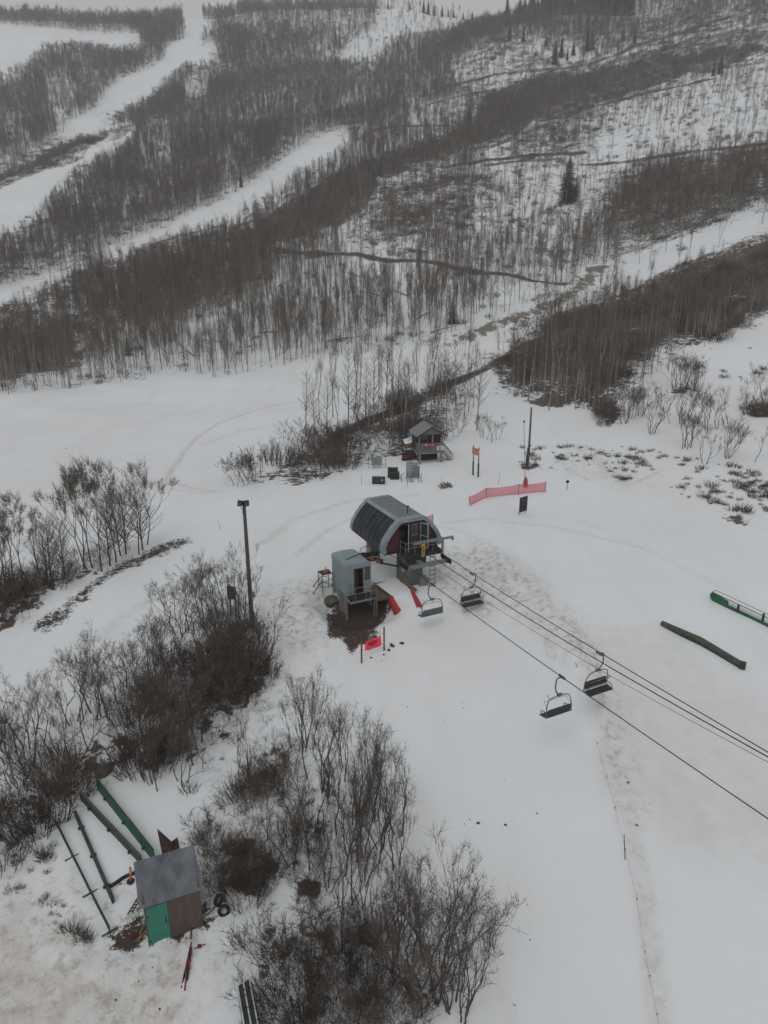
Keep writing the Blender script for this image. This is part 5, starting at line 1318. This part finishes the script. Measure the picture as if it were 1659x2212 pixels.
# lean-to with tarp and the maroon machine under it
la = G(885, 990)
t = thing('tarp_shelter', 'open lean-to frame with a blue tarp and snow on its roof left of the cabin', 'shelter', la, ang)
m = MB()
for xx in (-.45, .75):
    for yy in (0, 1.8): m.bar((xx, yy, -.3), (xx, yy, 1.75 + .35 * (yy > 1) + .3 * (xx > 0)), .1, .1)
m.bar((-.45, 0, 1.75), (.75, 0, 2.05), .1, .1); m.bar((-.45, 1.8, 2.1), (.75, 1.8, 2.4), .1, .1); m.bar((-.45, 0, .95), (.75, 0, .95), .07, .07); m.build('frame', M['maroon'], t)
m = MB(); slab(m, [(-.6, -.15, 1.83), (.5, -.15, 2.10), (.5, 1.2, 2.4), (-.6, 1.2, 2.1)], .05); m.build('snow_layer', M['snowpart'], t)
m = MB(); slab(m, [(.2, .9, 2.26), (.95, .9, 2.45), (.95, 2.4, 2.75), (.2, 2.4, 2.55)], .03); m.build('tarp', M['tarp'], t)
lb = G(884, 993)
t = thing('snow_machine', 'dark maroon snow vehicle parked under the lean-to beside the cabin', 'snowmobile', lb, ang + .15)
m = MB(); m.extrude([(-.85, .25), (-.8, .62), (-.45, .72), (.1, .95), (.4, .9), (.85, .55), (.9, .3)], 'y', -.35, .35); bevel(m.build('body', M['maroon'], t), .05)
m = MB(); m.extrude([(-.75, .72), (-.8, .88), (-.2, .92), (.0, .80), (-.2, .72)], 'y', -.2, .2); m.build('seat', M['black'], t)
m = MB(); m.extrude([(.2, .95), (.38, 1.25), (.42, 1.25), (.45, .92)], 'y', -.28, .28); m.build('windscreen', M['glass'], t)
m = MB(); m.extrude([(-.95, .05), (-.9, .25), (.35, .25), (.5, .02)], 'y', -.24, .24); m.build('track', M['black'], t)
for s in (-1, 1): m = MB(); m.bar((.3, .42 * s, .05), (1.1, .42 * s, .05), .14, .05); m.bar((1.1, .42 * s, .05), (1.25, .42 * s, .18), .14, .04); m.bar((.7, .42 * s, .06), (.6, .3 * s, .4), .05, .05); m.build('ski', M['darksteel'], t)

# utility boxes etc.
g = G(815, 1011)
t = thing('electrical_cabinet', 'pale grey electrical cabinets mounted on a pipe frame at the edge of the gully', 'cabinet', g, .12)
m = MB()
for xx in (-1.0, 1.0): m.tube([(xx, 0, -.2), (xx, 0, 1.35)], .035, 6)
for xx in (-.5, -.3, .25): m.tube([(xx, 0, -.4), (xx, 0, .5)], .03, 6)
for zz in (.45, 1.3): m.tube([(-1.0, 0, zz), (1.0, 0, zz)], .03, 6)
m.build('frame', M['steel'], t)
for x0, x1 in ((-.68, -.24), (-.22, .52)): m = MB(); m.bb(x0, x1, -.2, .1, .35, 1.32); c_ = bevel(m.build('cabinet', M['cabgrey'], t), .02); m = MB(); m.bb(x1 - .08, x1 - .05, -.225, -.201, .7, .95); m.build('handle', M['darksteel'], c_)
g = G(818, 1044)
t = thing('utility_box', 'long low dark green utility box with small white label, nearest the lift', 'utility box', g, -.12)
m = MB(); m.bb(-.68, .68, -.35, .35, -.1, .62); m.bb(-.71, .71, -.38, .38, .62, .69); bevel(m.build('body', M['boxgreen'], t), .02); m = MB(); m.bb(.32, .52, -.365, -.352, .42, .54); m.build('label_plate', M['white'], t)
g = G(850, 1033)
t = thing('transformer_box', 'taller dark green stepped transformer box behind the low utility box', 'utility box', g, -.08)
m = MB(); m.bb(-.66, .45, .12, .75, -.1, 1.0); m.bb(-.69, .48, .09, .78, 1.0, 1.07); bevel(m.build('rear_cabinet', M['boxgreen'], t), .02)
m = MB(); m.bb(-.36, .66, -.55, .115, -.1, .72); m.bb(-.39, .69, -.58, .085, .72, .78)
for k in range(8): m.bb(-.3 + k * .12, -.25 + k * .12, -.575, -.551, .05, .6)
bevel(m.build('front_cabinet', M['boxgreen'], t), .02)
g = G(890, 1034)
t = thing('stacked_lift_parts', 'pile of grey lift chair frames stacked upright with bent hanger tubes at its foot', 'chair stack', g, -.1)
rg_ = random.Random(21)
for k, (x0, z1) in enumerate(((-.62, 2.0), (-.05, 1.75), (.18, 1.35))):
    m = MB(); w_ = .62; yb_ = .1 * k
    for xx in (x0, x0 + w_): m.tube([(xx, yb_, -.1), (xx, yb_ + .05, z1)], .035, 6)
    for i in range(8): zz = z1 * (.12 + .12 * i); m.bb(x0 - .02, x0 + w_ + .02, yb_ - .05, yb_ - .02, zz, zz + .16)
    for i in range(5): xx = x0 + w_ * (i + .5) / 5; m.bb(xx - .03, xx + .03, yb_ - .08, yb_ - .055, .1, z1 * .9)
    m.build('seat_frame', M['cabgrey'], t)
for k in range(7):
    x_ = -1.0 + k * .3; m = MB(); a = rg_.uniform(-.3, .3)
    m.tube([(x_ + .2, -.3, .75), (x_ + .1 + a, -.7, .62), (x_ + a, -1.0, .3), (x_ + .2 + a, -1.25, -.05)], .03, 6); m.build('hanger_tube', M['darksteel'], t)
g = G(961, 1052)
t = thing('log_pile', 'small snow dusted pile of cut logs lying in front of the cabin', 'log pile', g, .45)
for k in range(11):
    x_ = -.7 + k * .13; m = MB(); m.tube([(x_, -.5 + rg_.uniform(-.1, .1), .08 + .10 * (k % 3)), (x_ + .25, .55 + rg_.uniform(-.1, .1), .12 + .12 * (k % 3))], .06, 7); m.build('log', M['polewood'] if k % 2 else M['greywood'], t)

# ---------------------------------------------------------------- terrain park features on the run
def along(pts): return [Vector(h) for h in hits(pts)]
P = along([(1429, 1350), (1512, 1392), (1600, 1443)])
c0 = P[0]
t = thing('park_tube', 'grey brown kinked tube rail with green sides lying across the snow run', 'ski rail', c0)
tops = [p - c0 + Vector((0, 0, h)) for p, h in zip(P, (.30, .50, .42))]
def flat_tube(mb, pts, w, h, rnd_=True, mi=0):
    ring = [(-w / 2, 0), (-w / 2, h * .72), (-w * .33, h * .94), (0, h), (w * .33, h * .94), (w / 2, h * .72), (w / 2, 0)]
    vs = []; n = len(ring)
    for i, p in enumerate(pts):
        d = pts[min(i + 1, len(pts) - 1)] - pts[max(i - 1, 0)]; s = Vector((d.y, -d.x, 0)).normalized()
        vs += [p + s * a + Vector((0, 0, b - h)) for a, b in ring]
    fs = []
    for i in range(len(pts) - 1):
        for k in range(n - 1): fs.append((i * n + k, i * n + k + 1, (i + 1) * n + k + 1, (i + 1) * n + k))
        fs.append((i * n + n - 1, i * n, (i + 1) * n, (i + 1) * n + n - 1))
    fs += [tuple(range(n - 1, -1, -1)), tuple((len(pts) - 1) * n + k for k in range(n))]
    mb.add(vs, fs, mi)
sm = [tops[0], tops[0].lerp(tops[1], .5), tops[1], tops[1].lerp(tops[2], .5), tops[2]]
m = MB(); flat_tube(m, sm, .30, .26); m.build('tube', M['railtop'], t)
m = MB(); flat_tube(m, [p - Vector((0, 0, .20)) for p in sm], .22, .34); m.build('side_panel', M['darkgreen'], t)
m = MB(); m.box(tops[2] + Vector((.06, -.05, -.24)), (.34, .30, .5), Matrix.Rotation(-.6, 3, 'Z')); m.build('end_plate', M['darkgreen'], t)
P = along([(1537, 1296), (1600, 1326), (1680, 1364), (1760, 1404)]); c0 = P[0]
t = thing('park_box', 'green framed box rail with rounded end at the right edge of the snow run', 'ski rail', c0)
pts = [p - c0 for p in P]
m = MB(); flat_tube(m, [p + Vector((0, 0, .22)) for p in pts], .12, .36); m.build('base_beam', M['greenpaint'], t)
ax = (pts[1] - pts[0]).normalized(); sd = Vector((-ax.y, ax.x, 0))
m = MB()
for s in (-.05, .42): m.tube([p + sd * s + Vector((0, 0, .62)) for p in pts], .028, 6)
m.tube([pts[0] + sd * -.05 + Vector((0, 0, .62)), pts[0] + sd * .42 + Vector((0, 0, .62))], .028, 6); m.build('frame', M['darkgreen'], t)
m = MB(); q = [p + sd * -.02 + Vector((0, 0, .625)) for p in pts] + [p + sd * .39 + Vector((0, 0, .625)) for p in pts[::-1]]
for i in range(len(pts) - 1): slab(m, [q[i], q[i + 1], q[len(q) - 2 - i], q[len(q) - 1 - i]], .03)
m.build('deck', M['snowpart'], t)
m = MB(); e = [pts[0] + Vector((0, 0, .62)), pts[0] - ax * .14 + Vector((0, 0, .45)), pts[0] - ax * .1 + Vector((0, 0, .2)), pts[0] + ax * .1 + Vector((0, 0, .02)), pts[0] + ax * 1.2 + Vector((0, 0, .0)), pts[0] + ax * 1.2 + Vector((0, 0, .52))]
n_ = Vector((ax.y, -ax.x, 0)) * .03; m.add([p + sd * -.05 + n_ for p in e] + [p + sd * -.05 - n_ for p in e], [(0, 1, 2, 3, 4, 5), (11, 10, 9, 8, 7, 6)] + [(i, (i + 1) % 6, 6 + (i + 1) % 6, 6 + i) for i in range(6)]); m.build('end_plate', M['greenpaint'], t)
for f in (1.9, 3.6, 5.5): p = pts[0] + ax * f; p.z = pts[1].z * min(1, f / max((pts[1] - pts[0]).length, .1)); m = MB(); m.bar(p + Vector((0, 0, -.1)), p + Vector((0, 0, .6)), .14, .10); m.build('leg', M['darkgreen'], t)

# rope line with little flags and its stakes
L_ = [(1259, 1492), (1275, 1556), (1290, 1610), (1310, 1680), (1328, 1748), (1350, 1838), (1375, 1945), (1392, 2060), (1402, 2112), (1418, 2195), (1440, 2300)]
gp = along(L_); c0 = gp[0]
t = thing('rope_line', 'thin rope line with tiny red flags running down the snow run', 'rope', c0)
m = MB(); m.tube([p - c0 + Vector((0, 0, .10)) for p in gp], .004, 4, caps=False); m.build('rope', M['redcloth'], t)
for i, p in enumerate(gp[:-1]):
    m = MB(); h = .16; m.tube([p - c0 + Vector((0, 0, -.1)), p - c0 + Vector((0, 0, h))], .008, 4); m.add([p - c0 + Vector((0, 0, h)), p - c0 + Vector((.05, 0, h - .04)), p - c0 + Vector((.015, .0, h - .12)), p - c0 + Vector((0, .006, h - .09))], [(0, 1, 2), (0, 2, 3), (0, 3, 1), (1, 3, 2)]); m.build('flag', M['redcloth'], t)
for a, lab in (((1351, 1856, 1348, 1802), 'thin black stake standing in the rope line on the run'), ((1256, 1458, 1243, 1431), 'thin dark red pole leaning beside the far end of the rope line')):
    p, q = span(*a); m = MB(); m.tube([Vector((0, 0, -.1)), q - p], [.02, .016], 6); o = m.build('stake', M['black']); o.location = p; tag(o, lab, 'stake')
p = G(1230, 1447); m = MB(); m.bar((-.35, .5, .06), (.3, -.45, .12), .12, .10); m.bar((-.1, .2, .1), (.3, .3, .16), .03, .03); o = m.build('fallen_branch', M['oak_bark']); o.location = p; tag(o, 'dark broken branch lying on the snow between the two lift lines', 'branch')

# ---------------------------------------------------------------- shed and what leans round it
z0 = G(321, 2039).z
FL, FR = plane_at(321, 2040, z0), plane_at(440, 2000, z0)
ax = (FR - FL); w_ = ax.length; az = math.atan2(ax.y, ax.x)
hF = top_z(FL, 1958) - z0
S = thing('storage_shed', 'small brown shed with teal door and ribbed grey metal roof', 'shed', FL, az)
inv = Matrix.Rotation(-az, 3, 'Z')
rl_ = inv @ (plane_at(290, 1863, z0 + hF + .28) - FL); dp = max(1.3, rl_.y)
m = MB(); m.bb(.05, .62 * .05, 0, .0, 0, 0) if False else None
dw = (plane_at(370, 2022, z0) - FL).length
m.bb(dw, w_, 0, .06, -.2, hF); m.bb(0, .05, 0, .06, -.2, hF); m.bb(.05, dw, 0, .06, hF - .12, hF)
m.bb(0, .06, .06, dp - .12, -.2, hF + .1); m.bb(w_ - .06, w_, .06, dp - .12, -.2, hF + .1); m.bb(.06, w_ - .06, dp - .18, dp - .12, -.2, hF + .2); m.build('wall', M['brownwall'], S)
m = MB(); m.bb(.055, dw - .005, -.025, .03, -.02, hF - .125); dr = m.build('door', M['teal'], S)
m = MB(); m.bb(dw - .14, dw - .10, -.05, -.026, hF * .42, hF * .55); m.build('handle', M['darksteel'], dr)
m = MB(); m.bb(.055, .14, -.031, -.026, .1, .16); m.bb(.055, .14, -.031, -.026, hF * .7, hF * .7 + .06); m.build('hinge', M['darksteel'], dr)
m = MB(); vs = []; nn = 96; x0_, x1_ = -.16, w_ + .12
for side_ in (0, 1):
    for yy, zz in ((-.10, hF + .02), (dp, hF + .30)):
        for i in range(nn + 1):
            f = i / nn; vs.append((x0_ + (x1_ - x0_) * f, yy, zz + .016 * math.cos(f * nn / 2 * math.pi) - side_ * .02))
N1 = nn + 1
fs = [(i, i + 1, N1 + i + 1, N1 + i) for i in range(nn)] + [(2 * N1 + i + 1, 2 * N1 + i, 3 * N1 + i, 3 * N1 + i + 1) for i in range(nn)] + [(i + 1, i, 2 * N1 + i, 2 * N1 + i + 1) for i in range(nn)] + [(N1 + i, N1 + i + 1, 3 * N1 + i + 1, 3 * N1 + i) for i in range(nn)] + [(0, N1, 3 * N1, 2 * N1), (nn + N1, nn, nn + 2 * N1, nn + 3 * N1)]
m.add(vs, fs); m.build('roof', M['corr'], S)
m = MB(); m.bb(0, w_, -.03, -.002, hF - .10, hF - .01); m.build('fascia', M['wood'], S)
# long green and grey rails lying behind the shed
def rail_thing(lab, pa, pb, kind, hgt, wid, mats, n_leg=4):
    a = G(*pa); b = G(*pb); t = thing('park_rail', lab, 'ski rail', a, group='rails stored behind the shed')
    ln = [Vector((0, 0, 0)) + (b - a) * (i / 6) for i in range(7)]
    for i, p in enumerate(ln): p.z = ground(a.x + p.x, a.y + p.y) - a.z + hgt
    m = MB(); flat_tube(m, ln, wid, .05 if kind == 'panel' else .10); m.build('rail', mats[0], t)
    ax = (b - a).normalized(); sd = Vector((-ax.y, ax.x, 0))
    if kind == 'panel':
        m = MB(); flat_tube(m, [p - Vector((0, 0, .045)) for p in ln], wid * .8, hgt + .15); m.build('side_panel', mats[1], t)
        for i in (1, 3, 5): m = MB(); p = ln[i]; m.bar(p - Vector((0, 0, hgt * .8)) - sd * .14, p - Vector((0, 0, hgt * .8)) + sd * .14, .08, .10); m.build('foot', mats[1], t)
    else:
        for i in ([0, 2, 4, 6] if n_leg == 4 else [1, 5]):
            p = ln[i]; m = MB(); m.bar(p - Vector((0, 0, .05)), p - Vector((0, 0, hgt + .1)), .05, .05); m.bar(p - Vector((0, 0, hgt)) - sd * .32, p - Vector((0, 0, hgt)) + sd * .32, .05, .05); m.build('leg', mats[1], t)
    return t
def CSp(x, y): return (69 + .3229 * x, 1642 + .3229 * y)
rail_thing('thin dark green rail, leftmost of the four stored behind the shed', CSp(160, 430), CSp(520, 1150), 'rail', .32, .09, (M['darkgreen'], M['darkgreen']))
rail_thing('grey green rail, second from the left of the four stored behind the shed', CSp(292, 370), CSp(545, 955), 'panel', .28, .13, (M['darkgreen'], M['darkgreen']))
rail_thing('rust topped dark green rail ending at the shed roof, beside the bright green panel', CSp(330, 265), CSp(735, 700), 'panel', .50, .10, (M['railtop'], M['darkgreen']))
rail_thing('bright green tall panel rail with rusty top edge, rightmost behind the shed', CSp(440, 195), CSp(825, 690), 'panel', .78, .06, (M['rust'], M['greenpaint']))
# rusty plates leaning behind the roof
p = plane_at(*CSp(905, 690), z0 + .2)
t = thing('rusty_plates', 'two rusty steel plates standing upright in the snow behind the shed roof', 'steel plates', p, az)
m = MB(); m.extrude([(-.12, -.3), (-.24, 2.0), (-.05, 1.7), (.26, 1.15), (.30, -.3)], 'y', 0, .04); m.build('plate', M['rust'], t)
m = MB(); m.extrude([(.24, -.3), (.24, .85), (.58, 1.02), (.66, -.3)], 'y', .22, .28); m.build('plate', M['rust'], t)
# orange delineator, poles, hose, tyre, gate poles, striped bin
a, b = span(*CSp(660, 812), *CSp(658, 718)); t = thing('delineator_post', 'orange tube delineator with white bands left of the shed roof', 'delineator', a)
m = MB(); m.tube([Vector((0, 0, 0)), b - a], .05, 10); m.build('tube', M['orange'], t)
for f in (.62, .82): m = MB(); m.tube([(b - a) * f, (b - a) * (f + .08)], .053, 10); m.build('band', M['white'], t)
m = MB(); m.lathe([(.17, 0), (.16, .05), (.06, .07)], 12); m.build('base', M['black'], t)
g = G(*CSp(640, 1030)); t = thing('leaning_ladder', 'dark narrow ladder leaning against the left wall of the shed', 'ladder', g)
tp = Vector(FL) + Matrix.Rotation(az, 3, 'Z') @ Vector((-.03, dp * .42, hF * .9)) - g; o2 = Vector((.16, .10, 0))
m = MB(); m.bar((0, 0, 0), tp, .045, .045); m.bar(o2, tp + o2, .045, .045)
for k in range(6): f = (k + .7) / 6.6; m.bar(tp * f, tp * f + o2, .03, .03)
m.build('ladder_frame', M['black'], t)
hp = along([CSp(485, 850), CSp(510, 858), CSp(560, 828), (CSp(610, 792)), CSp(660, 768), CSp(700, 757)]); m = MB(); m.tube([q - hp[0] + Vector((0, 0, .05)) for q in hp], .075, 8); o = m.build('drain_hose', M['black']); o.location = hp[0]; tag(o, 'black drain hose lying on bare snow between the rails and the shed', 'hose')
def torus(mb, R_, r_, n=20, k=8):
    vs = [((R_ + r_ * math.cos(b)) * math.cos(a), (R_ + r_ * math.cos(b)) * math.sin(a), r_ * math.sin(b)) for a in [6.2832 * i / n for i in range(n)] for b in [6.2832 * j / k for j in range(k)]]
    mb.add(vs, [(i * k + j, ((i + 1) % n) * k + j, ((i + 1) % n) * k + (j + 1) % k, i * k + (j + 1) % k) for i in range(n) for j in range(k)])
for uv, rot, lab in ((CSp(1285, 1020), (R(60), R(20), 0), 'black tyre half buried in snow right of the shed'), (CSp(1250, 950), (R(75), 0, R(60)), 'black tyre leaning in the shrubs by the shed corner')):
    g = G(*uv); m = MB(); torus(m, .19, .07); o = m.build('tyre', M['black'], smooth=True); o.location = g + Vector((0, 0, .10)); o.rotation_euler = rot; tag(o, lab, 'tyre')
gpoles = [((1068, 1225), (1000, 1535), .0, 'red banded black gate pole, leftmost of the bundle by the shed'), ((1062, 1260), (1023, 1548), .05, 'red banded black gate pole in the middle of the bundle by the shed'), ((1072, 1270), (1040, 1480), .10, 'shorter red banded black gate pole, rightmost of the bundle by the shed'), ((1075, 1150), (1063, 1205), .2, 'short red stub pole lying at the foot of the shed wall')]
for k, (a, b, dz, lab) in enumerate(gpoles):
    pa, pb = along([CSp(*a), CSp(*b)]); t = thing('gate_pole', lab, 'ski gate pole', pa, group='gate poles by the shed'); d = pb - pa
    for i, (f0, f1) in enumerate(((0, .22), (.22, .45), (.45, .68), (.68, 1))):
        m = MB(); m.tube([d * f0 + Vector((0, 0, .06 + dz)), d * f1 + Vector((0, 0, .06 + dz * (1 - f1)))], .032, 7); m.build('band', M['dullred'] if i % 2 == (k % 2) else M['black'], t)
pa, pb = along([CSp(1087, 1267), CSp(1162, 1242)]); m = MB(); m.tube([Vector((0, 0, .05)), pb - pa + Vector((0, 0, .1))], .02, 6); m.box((pb - pa) * .45 + Vector((0, 0, .1)), (.14, .1, .1)); o = m.build('short_stake', M['dullred']); o.location = pa; tag(o, 'short red stake lying on the snow beside the gate poles', 'stake')
g = G(*CSp(700, 1180)); t = thing('scrap_heap', 'small heap of red plastic scrap and sticks at the left foot of the shed', 'scrap pile', g)
m = MB(); m.extrude([(-.2, 0), (-.12, .10), (.14, .13), (.2, .03)], 'y', -.07, .07); m.build('plastic_piece', M['maroon'], t)
rg_ = random.Random(4); m = MB()
for k in range(9): m.bar((rg_.uniform(-.1, .4), rg_.uniform(-.3, .1), .05), (rg_.uniform(.1, .6), rg_.uniform(.0, .5), rg_.uniform(.1, .5)), .035, .03)
m.build('stick', M['yellowwood'], t)
def C8(x, y): return (259.2 + .2083 * x, 2056 + .2083 * y)
z1 = G(*C8(1290, 420)).z; hb = .75
c = [plane_at(*C8(1215, 365), z1 + hb), plane_at(*C8(1345, 290), z1 + hb), plane_at(*C8(1480, 1000), z1 + hb), plane_at(*C8(1320, 1000), z1 + hb)]
g = Vector((c[0].x, c[0].y, z1)); c = [q - g for q in c]
t = thing('storage_bin', 'dark ribbed storage bin with three white rails along its lid at the bottom edge', 'storage bin', g)
m = MB(); slab(m, c, hb + .1); m.build('body', M['corr'], t)
m = MB(); slab(m, [q + Vector((0, 0, .03)) for q in c], .025); m.build('lid', M['boxgreen'], t)
for f in (.03, .50, .97):
    m = MB(); a, b = c[0].lerp(c[1], f), c[3].lerp(c[2], f); m.bar(a + Vector((0, 0, .05)), b + Vector((0, 0, .05)), .05, .035); m.build('lid_rail', M['white'], t)
m = MB()
for k in range(5):
    zz = -.1 - .13 * k; a, b = c[1] + Vector((.03, .0, zz)), c[2] + Vector((.03, 0, zz)); m.bar(a, b, .07, .03)
m.build('side_rib', M['darksteel'], t)
# small stones and clods on the snow
cl = [(1357, 1690, .10), (1375, 1783, .13), (1092, 1782, .12), (1033, 1778, .14), (1015, 1770, .07), (1003, 1780, .06), (1089, 1683, .05), (880, 1527, .07), (868, 1524, .05), (960, 1556, .05), (802, 1421, .13), (829, 1414, .12), (840, 1404, .2), (848, 1396, .24), (868, 1390, .26), (825, 1428, .08), (845, 1392, .2), (1139, 1955, .05), (1145, 2030, .06), (1160, 1757, .08), (480, 1590, .3), (300, 2120, .07), (330, 2090, .06), (400, 2110, .12), (345, 2180, .09), (250, 2160, .07)]
import bmesh
bm = bmesh.new(); bmesh.ops.create_icosphere(bm, subdivisions=2, radius=1)
for q in bm.verts: q.co *= 1 + .5 * (float(vnoise(q.co.x * 1.7 + 9, q.co.y * 1.7 + q.co.z * 2, 3)) - .5)
cm = bpy.data.meshes.new('clod'); bm.to_mesh(cm); bm.free(); M['clod'] = mat('soil_clod', (.06, .048, .04), .95, var=.3); cm.materials.append(M['clod'])
for (x_, y_, z_), (u_, v_, s_) in zip(hits([q[:2] for q in cl]), cl):
    s_ *= .62
    o = bpy.data.objects.new('clod', cm); COL.objects.link(o); o.location = (x_, y_, z_ + s_ * .1); o.scale = (s_, s_ * .8, s_ * .5); o.rotation_euler = (0, 0, s_ * 40)
    tag(o, ("dark clod of soil by the pink banner" if u_ < 900 and 1380 < v_ < 1430 else "dark clod of soil alone on the smooth run" if u_ > 850 else "dark clod of soil on the trodden snow at the lower left"), 'clod', "clods by the banner" if u_ < 900 and 1380 < v_ < 1430 else "clods on the run" if u_ > 850 else "clods at the lower left")

# ---------------------------------------------------------------- light, air, render
w = bpy.data.worlds.new("World"); scene.world = w; w.use_nodes = True
nt = w.node_tree; bg = nt.nodes['Background']
sky = nt.nodes.new('ShaderNodeTexSky'); sky.sky_type = 'NISHITA'; sky.sun_disc = False
EL, AZ = R(58), R(200)
sky.sun_elevation = EL; sky.sun_rotation = AZ; sky.air_density = 1.0; sky.dust_density = 4.0; sky.ozone_density = 1
hs = nt.nodes.new('ShaderNodeHueSaturation'); hs.inputs['Saturation'].default_value = .06      # overcast: hardly any blue
cl = nt.nodes.new('ShaderNodeMix'); cl.data_type = 'RGBA'; cl.inputs[0].default_value = .68; cl.inputs[7].default_value = (6.9, 7.05, 7.2, 1)   # even cloud deck in front of the clear sky
nt.links.new(sky.outputs[0], hs.inputs['Color']); nt.links.new(hs.outputs[0], cl.inputs[6]); nt.links.new(cl.outputs[2], bg.inputs['Color']); bg.inputs['Strength'].default_value = .10
sun = bpy.data.lights.new('sun', 'SUN'); sun.energy = .6; sun.angle = R(40); sun.color = (1, .985, .96)
so_ = bpy.data.objects.new('sun', sun); COL.objects.link(so_); so_.rotation_euler = (R(90) - EL, 0, math.pi - AZ)
hz = MB(); hz.bb(-1560, 1560, -60, 1640, -12, 330)
hm = bpy.data.materials.new('haze'); hm.use_nodes = True; n_ = hm.node_tree; n_.nodes.remove(n_.nodes['Principled BSDF'])
vol = n_.nodes.new('ShaderNodeVolumePrincipled'); vol.inputs['Color'].default_value = (.93, .94, .96, 1); vol.inputs['Density'].default_value = .00036; vol.inputs['Anisotropy'].default_value = 0
n_.links.new(vol.outputs[0], n_.nodes['Material Output'].inputs['Volume'])
ho = hz.build('haze', hm); ho['kind'] = 'stuff'; ho.display_type = 'WIRE'
scene.view_settings.view_transform = 'Standard'; scene.view_settings.look = 'None'; scene.view_settings.gamma = 1; scene.view_settings.exposure = EXPOSURE
cy = scene.cycles
cy.max_bounces = 6; cy.diffuse_bounces = 3; cy.glossy_bounces = 2; cy.transmission_bounces = 2; cy.volume_bounces = 1; cy.transparent_max_bounces = 8
cy.use_denoising = True; cy.use_adaptive_sampling = True; cy.adaptive_threshold = .01
bpy.context.view_layer.update()
